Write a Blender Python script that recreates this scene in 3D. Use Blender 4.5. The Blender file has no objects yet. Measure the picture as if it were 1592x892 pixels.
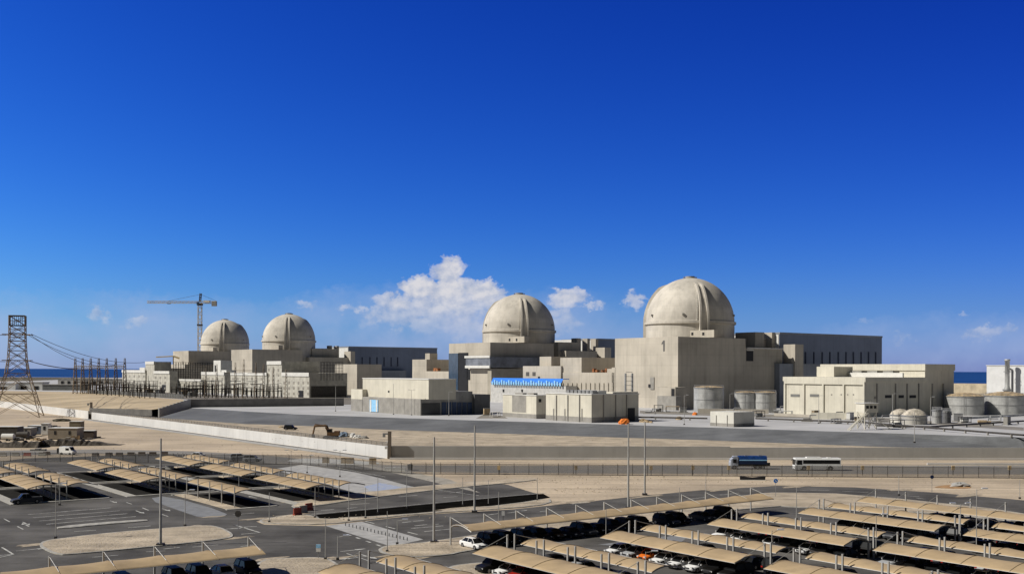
import bpy, bmesh, math, random
from mathutils import Vector, Matrix
random.seed(7)
C = bpy.context.scene
COL = C.collection
# ------------------------------------------------------------------ camera, light, exposure
F = 1660.0; CX = 796.0; CH = 24.7
ROLL = 0.0034
cam_d = bpy.data.cameras.new('camera'); cam = bpy.data.objects.new('camera', cam_d); COL.objects.link(cam)
cam.location = (0, 0, CH); cam.rotation_euler = (math.radians(90), -ROLL*0, 0)
cam.rotation_euler = (Matrix.Rotation(math.radians(90), 4, 'X') @ Matrix.Rotation(ROLL, 4, 'Z')).to_euler()
cam_d.sensor_width = 36.0; cam_d.lens = 36.0*F/1592.0
cam_d.shift_y = (575.0-446.0)/1592.0
cam_d.clip_start = 0.5; cam_d.clip_end = 200000
C.camera = cam
SUN_AZ = math.radians(11)      # sun stands to the left and a little behind the camera
SUN_EL = math.radians(41)
sun_from = Vector((-math.cos(SUN_AZ)*math.cos(SUN_EL), -math.sin(SUN_AZ)*math.cos(SUN_EL), math.sin(SUN_EL)))
sd = bpy.data.lights.new('sun', 'SUN'); sun = bpy.data.objects.new('sun', sd); COL.objects.link(sun)
sd.energy = 5.0; sd.angle = math.radians(0.5); sd.color = (1.0, 0.955, 0.87)
sun.rotation_euler = (-sun_from).to_track_quat('-Z', 'Y').to_euler(); sun.location = (-50, -20, 80)
C.view_settings.view_transform = 'Standard'; C.view_settings.look = 'None'
C.view_settings.exposure = 0.0; C.view_settings.gamma = 1.0; C.view_settings.use_curve_mapping = False
W = bpy.data.worlds.new("World"); C.world = W; W.use_nodes = True
def build_world():
    nt = W.node_tree; N = nt.nodes; L = nt.links; N.clear()
    out = N.new('ShaderNodeOutputWorld'); bg = N.new('ShaderNodeBackground'); L.new(bg.outputs[0], out.inputs[0])
    sky = N.new('ShaderNodeTexSky'); sky.sky_type = 'NISHITA'; sky.sun_disc = False
    sky.sun_elevation = SUN_EL
    sky.sun_rotation = math.atan2(sun_from.x, sun_from.y)
    sky.altitude = 0; sky.air_density = 1.0; sky.dust_density = 0.15; sky.ozone_density = 6.0
    STR = 0.05; bg.inputs[1].default_value = STR
    def M(op, a, b=None, c=None):
        n = N.new('ShaderNodeMath'); n.operation = op
        for i, v in enumerate((a, b, c)):
            if v is None: continue
            if isinstance(v, (int, float)): n.inputs[i].default_value = v
            else: L.new(v, n.inputs[i])
        return n.outputs[0]
    tc = N.new('ShaderNodeTexCoord'); sep = N.new('ShaderNodeSeparateXYZ'); L.new(tc.outputs['Generated'], sep.inputs[0])
    X, Y, Z = sep.outputs
    Yp = M('MAXIMUM', Y, 0.02)
    u = M('DIVIDE', X, Yp); v = M('DIVIDE', Z, Yp)
    def noise(off, scale, detail, rough):
        cb = N.new('ShaderNodeCombineXYZ'); L.new(M('ADD', u, off[0]), cb.inputs[0]); L.new(M('ADD', M('MULTIPLY', v, 1.25), off[1]), cb.inputs[1]); cb.inputs[2].default_value = 3.7
        n = N.new('ShaderNodeTexNoise'); n.inputs['Scale'].default_value = scale; n.inputs['Detail'].default_value = detail; n.inputs['Roughness'].default_value = rough
        L.new(cb.outputs[0], n.inputs['Vector']); return n.outputs[0]
    n0 = noise((0, 0), 62, 8, 0.60); n1 = noise((-0.004, 0.005), 62, 4, 0.5); nb = noise((0.3, 0), 14, 4, 0.55)
    w1 = noise((1.7, 0), 38, 4, 0.6); w2 = noise((0, 2.3), 38, 4, 0.6); w3 = noise((4.1, 1.3), 150, 3, 0.6); w4 = noise((2.2, 5.3), 150, 3, 0.6)
    uw = M('ADD', M('MULTIPLY_ADD', M('SUBTRACT', w1, .5), .034, u), M('MULTIPLY', M('SUBTRACT', w3, .5), .013))
    vw = M('ADD', M('MULTIPLY_ADD', M('SUBTRACT', w2, .5), .026, v), M('MULTIPLY', M('SUBTRACT', w4, .5), .013))
    # (angle across, angle up, radii, weight): cumulus heads that stood over the sea that day
    def puffs(lst):
        acc = None
        for (px, py, rx, ry, w) in lst:
            cu = (px-CX)/F; cv = (575-py)/F
            du = M('MULTIPLY', M('SUBTRACT', uw, cu), F/rx); dv = M('MULTIPLY', M('SUBTRACT', vw, cv), F/ry)
            d2 = M('ADD', M('MULTIPLY', du, du), M('MULTIPLY', dv, dv))
            e = M('MULTIPLY', M('MAXIMUM', M('SUBTRACT', 1.0, d2), 0.0), w)
            acc = e if acc is None else M('MAXIMUM', acc, e)
        return acc
    A = puffs([(697,424,38,32,1.0),(656,448,42,28,.95),(700,452,54,34,1.0),(618,470,56,20,.75),(748,456,40,28,.95),(764,472,38,22,.7),(690,478,110,30,.72),(640,492,100,32,.62),(720,504,120,30,.55),(600,500,80,20,.36),(870,500,60,28,.42),
               (884,463,40,20,.72),(915,474,30,13,.5),(868,485,30,16,.5),(982,468,23,20,.6),(1524,517,46,18,.56),(1580,515,30,12,.45),(1400,522,34,12,.42),(1340,496,26,7,.25),(1504,484,10,6,.34),
               (150,495,30,20,.5),(215,506,34,14,.4),(60,510,50,14,.3),(470,474,60,11,.36),(560,480,60,9,.4),(60,505,50,12,.2)])
    Hz = puffs([(650,515,280,80,1.6),(590,485,170,40,1.0),(120,530,460,80,1.1),(900,505,150,60,.8),(1500,530,260,50,.8)])
    dens = M('ADD', A, M('MULTIPLY', M('SUBTRACT', n0, 0.5), 1.5))
    dens = M('SUBTRACT', dens, 0.14)
    al = N.new('ShaderNodeMapRange'); al.interpolation_type = 'SMOOTHSTEP'; L.new(dens, al.inputs[0]); al.inputs[1].default_value = 0.0; al.inputs[2].default_value = 0.34
    gate = N.new('ShaderNodeMapRange'); gate.interpolation_type = 'SMOOTHSTEP'; L.new(A, gate.inputs[0]); gate.inputs[1].default_value = 0.02; gate.inputs[2].default_value = 0.35
    front = M('GREATER_THAN', Y, 0.03)
    wsel = N.new('ShaderNodeMapRange'); L.new(A, wsel.inputs[0]); wsel.inputs[1].default_value = 0.0; wsel.inputs[2].default_value = 0.75; wsel.inputs[3].default_value = .08; wsel.inputs[4].default_value = .92
    alpha = M('MULTIPLY', M('MULTIPLY', M('MULTIPLY', al.outputs[0], gate.outputs[0]), front), wsel.outputs[0])
    # cloud floor melts into the blue air below
    fl = N.new('ShaderNodeMapRange'); fl.interpolation_type = 'SMOOTHSTEP'; L.new(v, fl.inputs[0]); fl.inputs[1].default_value = (575-548)/F; fl.inputs[2].default_value = (575-446)/F; fl.inputs[3].default_value = .30
    alpha = M('MULTIPLY', alpha, fl.outputs[0])
    lit = M('MULTIPLY_ADD', M('SUBTRACT', n0, n1), 2.0, M('MULTIPLY_ADD', fl.outputs[0], .35, .36))
    ramp = N.new('ShaderNodeValToRGB'); L.new(lit, ramp.inputs[0])
    ramp.color_ramp.elements[0].position = .1; ramp.color_ramp.elements[0].color = (.30/STR, .38/STR, .56/STR, 1)
    ramp.color_ramp.elements[1].position = .95; ramp.color_ramp.elements[1].color = (.74/STR, .72/STR, .73/STR, 1)
    # deep clear-air blue of the lower sky in front; the unseen upper sky and the sky behind are dimmed and warmed to deepen the shade
    sc = N.new('ShaderNodeSeparateColor'); L.new(sky.outputs[0], sc.inputs[0])
    side = M('MULTIPLY_ADD', M('MINIMUM', M('MAXIMUM', u, -0.6), 0.6), -0.62, 1.0)
    side2 = M('MULTIPLY_ADD', M('MINIMUM', M('MAXIMUM', u, -0.6), 0.6), -0.30, 1.0)
    r_ = M('MULTIPLY', M('MULTIPLY', M('POWER', M('MULTIPLY', sc.outputs[0], .075), 2.56), 2.85/STR), side)
    g_ = M('MULTIPLY', M('MULTIPLY', M('POWER', M('MULTIPLY', sc.outputs[1], .075), 1.93), 1.70/STR), side)
    b_ = M('MULTIPLY', M('MULTIPLY', M('POWER', M('MULTIPLY', sc.outputs[2], .075), 1.28), 1.82/STR), side2)
    lowm = N.new('ShaderNodeMapRange'); lowm.interpolation_type = 'SMOOTHSTEP'; L.new(v, lowm.inputs[0]); lowm.inputs[1].default_value = -.01; lowm.inputs[2].default_value = .085; lowm.inputs[3].default_value = .70
    lowg = N.new('ShaderNodeMapRange'); lowg.interpolation_type = 'SMOOTHSTEP'; L.new(v, lowg.inputs[0]); lowg.inputs[1].default_value = -.01; lowg.inputs[2].default_value = .05; lowg.inputs[3].default_value = .92
    lowb = N.new('ShaderNodeMapRange'); lowb.interpolation_type = 'SMOOTHSTEP'; L.new(v, lowb.inputs[0]); lowb.inputs[1].default_value = -.01; lowb.inputs[2].default_value = .07; lowb.inputs[3].default_value = 1.2
    b_ = M('MULTIPLY', b_, lowb.outputs[0]); r_ = M('MULTIPLY', r_, lowm.outputs[0]); g_ = M('MULTIPLY', g_, lowg.outputs[0])
    cc = N.new('ShaderNodeCombineColor'); L.new(r_, cc.inputs[0]); L.new(g_, cc.inputs[1]); L.new(b_, cc.inputs[2])
    up = N.new('ShaderNodeMapRange'); up.interpolation_type = 'SMOOTHSTEP'; L.new(Z, up.inputs[0]); up.inputs[1].default_value = .40; up.inputs[2].default_value = .62
    bk = N.new('ShaderNodeMapRange'); bk.interpolation_type = 'SMOOTHSTEP'; L.new(Y, bk.inputs[0]); bk.inputs[1].default_value = .45; bk.inputs[2].default_value = .1
    hs = N.new('ShaderNodeMix'); hs.data_type = 'RGBA'; L.new(M('MAXIMUM', up.outputs[0], bk.outputs[0]), hs.inputs[0]); L.new(cc.outputs[0], hs.inputs[6])
    dim = N.new('ShaderNodeMix'); dim.data_type = 'RGBA'; dim.blend_type = 'MULTIPLY'; dim.inputs[0].default_value = 1; L.new(sky.outputs[0], dim.inputs[6]); dim.inputs[7].default_value = (.42,.39,.345,1); L.new(dim.outputs[2], hs.inputs[7])
    mxh = N.new('ShaderNodeMix'); mxh.data_type = 'RGBA'
    hz = M('MULTIPLY', M('MULTIPLY', Hz, M('MULTIPLY_ADD', nb, 2.2, -0.55)), front); L.new(M('MULTIPLY', hz, .7), mxh.inputs[0])
    L.new(hs.outputs[2], mxh.inputs[6]); mxh.inputs[7].default_value = (.37/STR, .46/STR, .70/STR, 1)
    mx = N.new('ShaderNodeMix'); mx.data_type = 'RGBA'; L.new(alpha, mx.inputs[0]); L.new(mxh.outputs[2], mx.inputs[6]); L.new(ramp.outputs[0], mx.inputs[7])
    L.new(mx.outputs[2], bg.inputs[0])
build_world()
# ------------------------------------------------------------------ surveying helpers (photo measurement -> ground position)
a = Vector((-.605, .796, 0)).normalized(); s = Vector((.796, .605, 0)).normalized()   # the site's two building axes
PHI = math.atan2(s.y, s.x)
GRADE = 5.7
def hy(px): return 575 + (px-CX)*ROLL
def G(px, py, z=0.0):
    Y = F*(CH-z)/(py-hy(px)); return Vector(((px-CX)/F*Y, Y, z))
def onray(P, d, px):                # distance along d from P until it bears px
    u = (px-CX)/F; return (u*P.y-P.x)/(d.x-u*d.y)
def zat(px, py, Y): return CH-(py-hy(px))/F*Y
def PY(px, Y, z=0): return Vector(((px-CX)/F*Y, Y, z))
# ------------------------------------------------------------------ materials
MATS = {}
def mat(key, col, rough=.8, metal=0, var=.12, scale=.3, bump=0, col2=None, bscale=None, streak=0, course=0, rib=0, panel=None, transp=0, spec=.3, detail=6, tracks=0):
    if key in MATS: return MATS[key]
    m = bpy.data.materials.new(key); m.use_nodes = True; nt = m.node_tree; N = nt.nodes; L = nt.links
    b = N['Principled BSDF']; b.inputs['Roughness'].default_value = rough; b.inputs['Metallic'].default_value = metal
    b.inputs['Specular IOR Level'].default_value = spec
    tc = N.new('ShaderNodeTexCoord'); geo = N.new('ShaderNodeNewGeometry')
    def nz(sc, det=detail, vec=None, ro=.6):
        n = N.new('ShaderNodeTexNoise'); n.inputs['Scale'].default_value = sc; n.inputs['Detail'].default_value = det; n.inputs['Roughness'].default_value = ro
        L.new(vec if vec else geo.outputs['Position'], n.inputs['Vector']); return n.outputs[0]
    cur = N.new('ShaderNodeMix'); cur.data_type = 'RGBA'
    c2 = col2 if col2 else tuple(max(0, c*(1-2.2*var)) for c in col)
    hi = tuple(min(1, c*(1+var*.7)) for c in col)
    mr = N.new('ShaderNodeMapRange'); L.new(nz(scale), mr.inputs[0]); mr.inputs[1].default_value = .34; mr.inputs[2].default_value = .66
    L.new(mr.outputs[0], cur.inputs[0]); cur.inputs[6].default_value = (*c2, 1); cur.inputs[7].default_value = (*hi, 1)
    out = cur.outputs[2]
    def darken(fac, amt):
        nonlocal out
        mm = N.new('ShaderNodeMix'); mm.data_type = 'RGBA'; mm.blend_type = 'MULTIPLY'
        L.new(fac, mm.inputs[0]); L.new(out, mm.inputs[6]); mm.inputs[7].default_value = (amt, amt, amt, 1); out = mm.outputs[2]
    if tracks:
        for rot, sc_ in ((.65,(.012,.28,1)),(-.35,(.02,.45,1))):
            mp = N.new('ShaderNodeMapping'); L.new(geo.outputs['Position'], mp.inputs[0]); mp.inputs['Rotation'].default_value = (0,0,rot); mp.inputs['Scale'].default_value = sc_
            r = N.new('ShaderNodeMapRange'); L.new(nz(1.0, 5, mp.outputs[0], .65), r.inputs[0]); r.inputs[1].default_value = .45; r.inputs[2].default_value = .72
            darken(r.outputs[0], 1-tracks)
        r = N.new('ShaderNodeMapRange'); L.new(nz(1.6, 4), r.inputs[0]); r.inputs[1].default_value = .5; r.inputs[2].default_value = .8
        darken(r.outputs[0], 1-tracks*.8)
    if streak:
        mp = N.new('ShaderNodeMapping'); L.new(geo.outputs['Position'], mp.inputs[0]); mp.inputs['Scale'].default_value = (1, 1, .07)
        r = N.new('ShaderNodeMapRange'); L.new(nz(.55, 5, mp.outputs[0]), r.inputs[0]); r.inputs[1].default_value = .48; r.inputs[2].default_value = .75
        darken(r.outputs[0], 1-streak)
    if course:     # horizontal pour / panel joints every `course` metres
        sp = N.new('ShaderNodeSeparateXYZ'); L.new(geo.outputs['Position'], sp.inputs[0])
        f = N.new('ShaderNodeMath'); f.operation = 'DIVIDE'; L.new(sp.outputs[2], f.inputs[0]); f.inputs[1].default_value = course
        fr = N.new('ShaderNodeMath'); fr.operation = 'FRACT'; L.new(f.outputs[0], fr.inputs[0])
        g = N.new('ShaderNodeMath'); g.operation = 'LESS_THAN'; L.new(fr.outputs[0], g.inputs[0]); g.inputs[1].default_value = .09
        darken(g.outputs[0], .95)
        fl = N.new('ShaderNodeMath'); fl.operation = 'FLOOR'; L.new(f.outputs[0], fl.inputs[0])
        wn = N.new('ShaderNodeTexWhiteNoise'); wn.noise_dimensions = '1D'; L.new(fl.outputs[0], wn.inputs[1])
        darken(wn.outputs[0], .95)
    if rib:        # vertical joints in the building's own axes
        sp2 = N.new('ShaderNodeSeparateXYZ'); L.new(tc.outputs['Object'], sp2.inputs[0])
        ad = N.new('ShaderNodeMath'); ad.operation = 'ADD'; L.new(sp2.outputs[0], ad.inputs[0]); L.new(sp2.outputs[1], ad.inputs[1])
        f = N.new('ShaderNodeMath'); f.operation = 'DIVIDE'; L.new(ad.outputs[0], f.inputs[0]); f.inputs[1].default_value = rib
        fr = N.new('ShaderNodeMath'); fr.operation = 'FRACT'; L.new(f.outputs[0], fr.inputs[0])
        g = N.new('ShaderNodeMath'); g.operation = 'LESS_THAN'; L.new(fr.outputs[0], g.inputs[0]); g.inputs[1].default_value = .1
        darken(g.outputs[0], .91)
        fl = N.new('ShaderNodeMath'); fl.operation = 'FLOOR'; L.new(f.outputs[0], fl.inputs[0])
        wn = N.new('ShaderNodeTexWhiteNoise'); wn.noise_dimensions = '1D'; L.new(fl.outputs[0], wn.inputs[1])
        darken(wn.outputs[0], .94)
    L.new(out, b.inputs['Base Color'])
    if bump:
        bp = N.new('ShaderNodeBump'); bp.inputs['Strength'].default_value = bump; bp.inputs['Distance'].default_value = .3
        L.new(nz(bscale or scale*4, 6), bp.inputs['Height']); L.new(bp.outputs[0], b.inputs['Normal'])
    if transp:
        tr = N.new('ShaderNodeBsdfTransparent'); ms = N.new('ShaderNodeMixShader'); ms.inputs[0].default_value = 1-transp
        L.new(tr.outputs[0], ms.inputs[1]); L.new(b.outputs[0], ms.inputs[2]); L.new(ms.outputs[0], N['Material Output'].inputs[0])
    MATS[key] = m; return m
sandM = mat('sand', (.56,.455,.33), .95, var=.16, scale=.035, bump=.6, bscale=.8, col2=(.42,.34,.25), tracks=.32)
sand2 = mat('dry_sand_verge', (.54,.45,.335), .95, var=.15, scale=.2, bump=.7, bscale=2.0, tracks=.28)
sand3 = mat('plateau_sand', (.55,.44,.29), .95, var=.12, scale=.03, bump=.4, bscale=.5, tracks=.24)
asph = mat('asphalt', (.13,.123,.115), .9, var=.22, scale=.09, bump=.2, bscale=6, tracks=.18, spec=.08)
asph2 = mat('dusty_asphalt', (.17,.162,.15), .9, var=.2, scale=.06, col2=(.25,.225,.19))
shadeB = mat('shade_black', (.008,.0075,.007), .95, spec=0, var=.2, scale=.4)  # near-black colour standing in for shade
paver = mat('pale_paving', (.40,.39,.375), .9, var=.12, scale=.5)
paver2 = mat('bluish_paving', (.22,.225,.235), .9, var=.10, scale=.6)
kerbM = mat('kerb_concrete', (.42,.40,.36), .9, var=.15, scale=1)
slopeM = mat('grey_slope_lining', (.155,.16,.168), .9, var=.14, scale=.05, bump=.2, bscale=.7, streak=.1, tracks=.2)
platM = mat('pale_gravel', (.46,.455,.46), .95, var=.10, scale=.05, col2=(.38,.375,.375))
gwall = mat('grey_precast', (.46,.455,.44), .9, var=.08, scale=.06, streak=.08)
wwall = mat('white_precast', (.62,.61,.595), .85, var=.06, scale=.08, streak=.08)
conc = mat('dome_concrete', (.57,.53,.465), .9, var=.10, scale=.09, streak=.20, course=3.1, bump=.1, bscale=.6)
conc2 = mat('aux_concrete', (.50,.455,.385), .9, var=.10, scale=.05, streak=.2, course=5.4)
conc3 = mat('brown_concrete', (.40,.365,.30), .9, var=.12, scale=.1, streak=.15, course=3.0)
cream = mat('cream_cladding', (.63,.595,.50), .75, var=.05, scale=.2, streak=.06, rib=3.0)
greyb = mat('grey_plinth', (.30,.285,.26), .85, var=.10, scale=.3)
servM = mat('service_wall', (.52,.50,.44), .85, var=.12, scale=.3, rib=4.2, course=3.3)
whiteP = mat('white_parapet', (.66,.65,.62), .8, var=.06, scale=.3)
turb = mat('blue_cladding', (.185,.22,.30), .55, var=.08, scale=.06, rib=6)
turb2 = mat('pale_blue_cladding', (.25,.27,.31), .6, var=.08, scale=.1, rib=4)
darkM = mat('dark_opening', (.018,.018,.02), .6, var=.1)
glassM = mat('blue_glass', (.05,.08,.13), .12, var=.1, spec=.8)
roofM = mat('roof_gravel', (.36,.34,.31), .95, var=.12, scale=.3)
blueC = mat('bright_blue_sheet', (.03,.20,.72), .4, var=.1, scale=2)
blueL = mat('light_blue_sheet', (.30,.58,.86), .4, var=.1, scale=2)
tankM = mat('galvanised_tank', (.47,.47,.46), .5, metal=.25, var=.12, scale=.3, streak=.2, course=2.4)
tankR = mat('rusty_sand_roof', (.46,.35,.22), .9, var=.25, scale=.5, bump=.4)
steel = mat('grey_steel', (.30,.30,.30), .5, metal=.4, var=.1, scale=1)
pole = mat('pole_paint', (.42,.41,.39), .5, metal=.2, var=.08, scale=1)
darkS = mat('dark_steel', (.075,.068,.062), .6, metal=.3, var=.15, scale=1)
brownS = mat('rusted_lattice', (.30,.235,.17), .7, metal=.2, var=.2, scale=.4)
fabric = mat('tan_membrane', (.44,.325,.19), .8, var=.09, scale=.35, col2=(.37,.275,.165), tracks=.10)
paint = mat('road_paint', (.55,.54,.50), .8, var=.25, scale=.8)
yel = mat('crane_paint', (.45,.36,.20), .6, var=.1)
orng = mat('orange_sheet', (.72,.20,.03), .7, var=.15, scale=1)
rubber = mat('tyre_rubber', (.015,.015,.015), .8)
rim = mat('wheel_rim', (.35,.35,.36), .35, metal=.7)
lampM = mat('lamp_glass', (.6,.6,.58), .2)
redL = mat('tail_lamp', (.35,.02,.015), .3)
mesh_f = mat('chain_link', (.16,.155,.15), .8, transp=.72)
mesh_d = mat('dense_mesh', (.16,.16,.155), .8, transp=.35)
seaM = mat('sea_water', (.012,.062,.205), .5, var=.25, scale=.004, spec=.15, bump=.3, bscale=.05)
def carpaint(n, c): return mat('paint_'+n, c, .45, var=.05, spec=.12)
CARP = {'white':carpaint('white',(.75,.75,.74)),'silver':carpaint('silver',(.36,.37,.38)),'black':carpaint('black',(.008,.0078,.0076)),'dark grey':carpaint('dark_grey',(.06,.062,.068)),
        'red':carpaint('red',(.32,.02,.012)),'orange':carpaint('orange',(.7,.16,.02)),'dark blue':carpaint('dark_blue',(.014,.018,.035)),'beige':carpaint('beige',(.42,.38,.30))}
carglass = mat('car_glass', (.012,.013,.014), .25, var=0, spec=.15)
# ------------------------------------------------------------------ mesh helpers
class MB:
    def __init__(self): self.v = []; self.f = []; self.sm = []
    def add(self, vs, fs, smooth=False):
        o = len(self.v); self.v += [tuple(x) for x in vs]
        for f in fs: self.f.append([i+o for i in f]); self.sm.append(smooth)
    def box(self, x0, x1, y0, y1, z0, z1):
        x0, x1 = min(x0,x1), max(x0,x1); y0, y1 = min(y0,y1), max(y0,y1)
        self.add([(x0,y0,z0),(x1,y0,z0),(x1,y1,z0),(x0,y1,z0),(x0,y0,z1),(x1,y0,z1),(x1,y1,z1),(x0,y1,z1)],
                 [(0,3,2,1),(4,5,6,7),(0,1,5,4),(1,2,6,5),(2,3,7,6),(3,0,4,7)]); return self
    def tube(self, p, q, r, n=6, r2=None, smooth=True):
        p = Vector(p); q = Vector(q); d = (q-p)
        if d.length < 1e-6: return self
        d.normalize(); up = Vector((0,0,1)) if abs(d.z) < .95 else Vector((1,0,0))
        e = d.cross(up).normalized(); g = d.cross(e); r2 = r if r2 is None else r2
        vs = [p+(e*math.cos(t)+g*math.sin(t))*r for t in [2*math.pi*i/n for i in range(n)]] + [q+(e*math.cos(t)+g*math.sin(t))*r2 for t in [2*math.pi*i/n for i in range(n)]]
        fs = [(i,(i+1)%n,n+(i+1)%n,n+i) for i in range(n)]
        self.add(vs, fs, smooth and n > 5); self.add(vs, [tuple(range(n-1,-1,-1)), tuple(range(n,2*n))]); return self
    def bar(self, p, q, w): return self.tube(p, q, w*.7, 4, smooth=False)
    def lathe(self, prof, n=48, cx=0, cy=0, smooth=True):
        vs = []; fs = []
        for (r, z) in prof:
            for i in range(n): t = 2*math.pi*i/n; vs.append((cx+r*math.cos(t), cy+r*math.sin(t), z))
        for j in range(len(prof)-1):
            for i in range(n): k = (i+1)%n; fs.append((j*n+i, j*n+k, (j+1)*n+k, (j+1)*n+i))
        self.add(vs, fs, smooth); return self
    def poly(self, pts, z=None, smooth=False):
        self.add([(p[0],p[1],p[2] if z is None else z) for p in pts], [tuple(range(len(pts)))]); return self
    def prism(self, pts, z0, z1):
        n = len(pts); vs = [(p[0],p[1],z0) for p in pts]+[(p[0],p[1],z1) for p in pts]
        fs = [tuple(range(n,2*n))]+[(i,(i+1)%n,n+(i+1)%n,n+i) for i in range(n)]
        self.add(vs, fs); return self
    def build(self, name, m, parent=None, loc=None):
        me = bpy.data.meshes.new(name); me.from_pydata(self.v, [], self.f); me.validate(); me.update()
        bm = bmesh.new(); bm.from_mesh(me)
        big = [f for f in bm.faces if len(f.verts) > 4]
        if big: bmesh.ops.triangulate(bm, faces=big)
        bm.to_mesh(me); bm.free()
        if any(self.sm) and not big:
            for p, sm in zip(me.polygons, self.sm): p.use_smooth = sm
        elif any(self.sm):
            for p in me.polygons: p.use_smooth = len(p.vertices) == 4 and all(self.sm[:1])
        me.materials.append(m)
        o = bpy.data.objects.new(name, me); COL.objects.link(o)
        if parent: o.parent = parent
        if loc: o.location = loc
        return o
def tag(o, label=None, cat=None, group=None, kind=None):
    if label: o['label'] = label
    if cat: o['category'] = cat
    if group: o['group'] = group
    if kind: o['kind'] = kind
    return o
def thing(name, label, cat, loc=(0,0,0), rz=0, group=None):
    o = bpy.data.objects.new(name, None); COL.objects.link(o); o.location = loc; o.rotation_euler = (0,0,rz); o.empty_display_size = .5
    return tag(o, label, cat, group)
def copy_tree(o, parent=None):
    c = o.copy(); COL.objects.link(c); c.parent = parent
    for ch in list(o.children): copy_tree(ch, c)
    return c
def struct(o): o['kind'] = 'structure'; return o
def ordn(i):
    one = ['','first','second','third','fourth','fifth','sixth','seventh','eighth','ninth','tenth','eleventh','twelfth','thirteenth','fourteenth','fifteenth','sixteenth','seventeenth','eighteenth','nineteenth']
    n = i+1
    if n < 20: return one[n]
    t = n//10; return ['twentieth','thirtieth','fortieth','fiftieth'][t-2] if n % 10 == 0 else ['twenty','thirty','forty','fifty'][t-2]+'-'+one[n%10]
def chaikin(p, n=2):
    for _ in range(n):
        q = []
        for i in range(len(p)):
            A, B = p[i], p[(i+1) % len(p)]; q += [A*.75+B*.25, A*.25+B*.75]
        p = q
    return p
def px_poly(pts, z=0, sm=0):
    P = [G(x, y, z) for x, y in pts]
    return chaikin(P, sm) if sm else P
def sheet(name, pts, m, z): return struct(MB().poly([(p[0],p[1]) for p in pts], z).build(name, m))
def inset(poly, d):
    c = sum(poly, Vector((0,0,0)))/len(poly); n = len(poly); out = []
    area = sum(poly[i].x*poly[(i+1)%n].y-poly[(i+1)%n].x*poly[i].y for i in range(n)); sg = 1 if area > 0 else -1
    for i in range(n):
        e = (poly[(i+1)%n]-poly[i-1]); e.z = 0
        if e.length < 1e-6: out.append(poly[i]); continue
        e.normalize(); out.append(poly[i]+Vector((-e.y, e.x, 0))*d*sg)
    return out
# ------------------------------------------------------------------ land and sea
ground = [(-6000,-300),(6000,-300),(6000,800),(1500,850),(300,1150),(-350,1500),(-900,2650),(-2600,2900),(-6000,3000)]
struct(MB().poly(ground, 0).build('ground', sandM))
struct(MB().poly([(-90000,-4000),(90000,-4000),(90000,90000),(-90000,90000)], -1.2).build('sea', seaM))
top = [Vector(p) for p in [(500,304,0),(200,306.5,0),(147,309.5,0)]] + [G(1350,672,GRADE)] + [G(1100,664,GRADE), G(925,658.6,GRADE), G(760,653.8,GRADE), G(610,649,GRADE), G(460,643.5,GRADE), G(380,639,GRADE), G(299,634,GRADE)]
bot = [Vector(p) for p in [(500,302.9,0),(200,304.9,0),(147,305.5,0),(111,312,0)]] + [G(1100,684,2.6), G(925,678.5,2.6), G(760,673,2.6), G(610,668,2.6), G(460,661,2.6), G(380,658.5,2.6), G(246,649,2.6)]
Z1 = 2.6
mb = MB()
for i in range(len(top)-1):
    mb.add([(bot[i].x,bot[i].y,Z1),(top[i].x,top[i].y,GRADE),(top[i+1].x,top[i+1].y,GRADE),(bot[i+1].x,bot[i+1].y,Z1)], [(0,3,2,1)])
struct(mb.build('embankment_slope', slopeM))
dk0 = G(296,633,GRADE)
plat = [(p.x,p.y) for p in top] + [(dk0.x-2,dk0.y+4),(-203,661),(-345,859),(-640,1010),(-880,2560),(-420,1480),(280,1120),(900,860),(900,304)]
struct(MB().poly(plat, GRADE).build('plant_ground', platM))
# sand apron behind the perimeter walls
WC = G(603,712.3)                      # corner where the white wall meets the grey wall
WE = WC + a*286                        # far corner of the first white stretch
W2 = WE + a*290
ap = [(WC.x+.2,WC.y+.3),(600,WC.y+4)]
mb = MB(); mb.poly([(WC.x+.3,WC.y+.3),(500,WC.y+.031*(500-WC.x)+.5)]+[(p.x,p.y) for p in bot[1:]]+[(WE.x+30,WE.y-22),(WE.x+.3,WE.y)], Z1-.01)
struct(mb.build('apron_sand', sand2))
mb = MB()
m0 = [WE+s*1, W2+s*1]; 
grid = []; PB = [Vector((dk0.x-2,dk0.y+4,0)), Vector((-203,661,0)), Vector((-345,859,0)), Vector((-640,1010,0))]
for i in range(13):
    row = []
    for j in range(9):
        A = WE + a*(290*i/12) + s*(1); B = (lambda q: PB[int(q)].lerp(PB[min(3,int(q)+1)], q-int(q)))(3*i/12)
        t = j/8; P = A.lerp(B, t); z = 2.4 + (GRADE-2.35)*(t*t*(3-2*t)) + .35*math.sin(i*1.3+j*2.1)*t*(1-t)*4*.5
        row.append((P.x,P.y,z))
    grid.append(row)
vs = [p for r in grid for p in r]; fs = [(i*9+j,(i+1)*9+j,(i+1)*9+j+1,i*9+j+1) for i in range(12) for j in range(8)]
mb.add(vs, fs, True); struct(mb.build('sand_plateau', sand3))
struct(MB().poly([(-560,880),(-2600,1500),(-2600,2880),(-900,2640),(-880,2560)], 2.5).build('far_shore', mat('shore_sand', (.40,.36,.30), .95, var=.25, scale=.01)))
struct(MB().poly([(-340,740),(-1500,900),(-1500,1400),(-560,1000)], 2.2).build('far_sand', sand3))
struct(MB().poly([(p.x,p.y) for p in (Vector((dk0.x+2,dk0.y+6,0)), Vector((-200,662,0)), Vector((-342,860,0)), Vector((-320,930,0)), Vector((-200,760,0)), Vector((-96,716,0)), G(548,629,GRADE)+Vector((0,6,0)))], GRADE+.012).build('switchyard_ground', mat('yard_gravel', (.20,.18,.155), .95, var=.2, scale=.1)))
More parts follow.
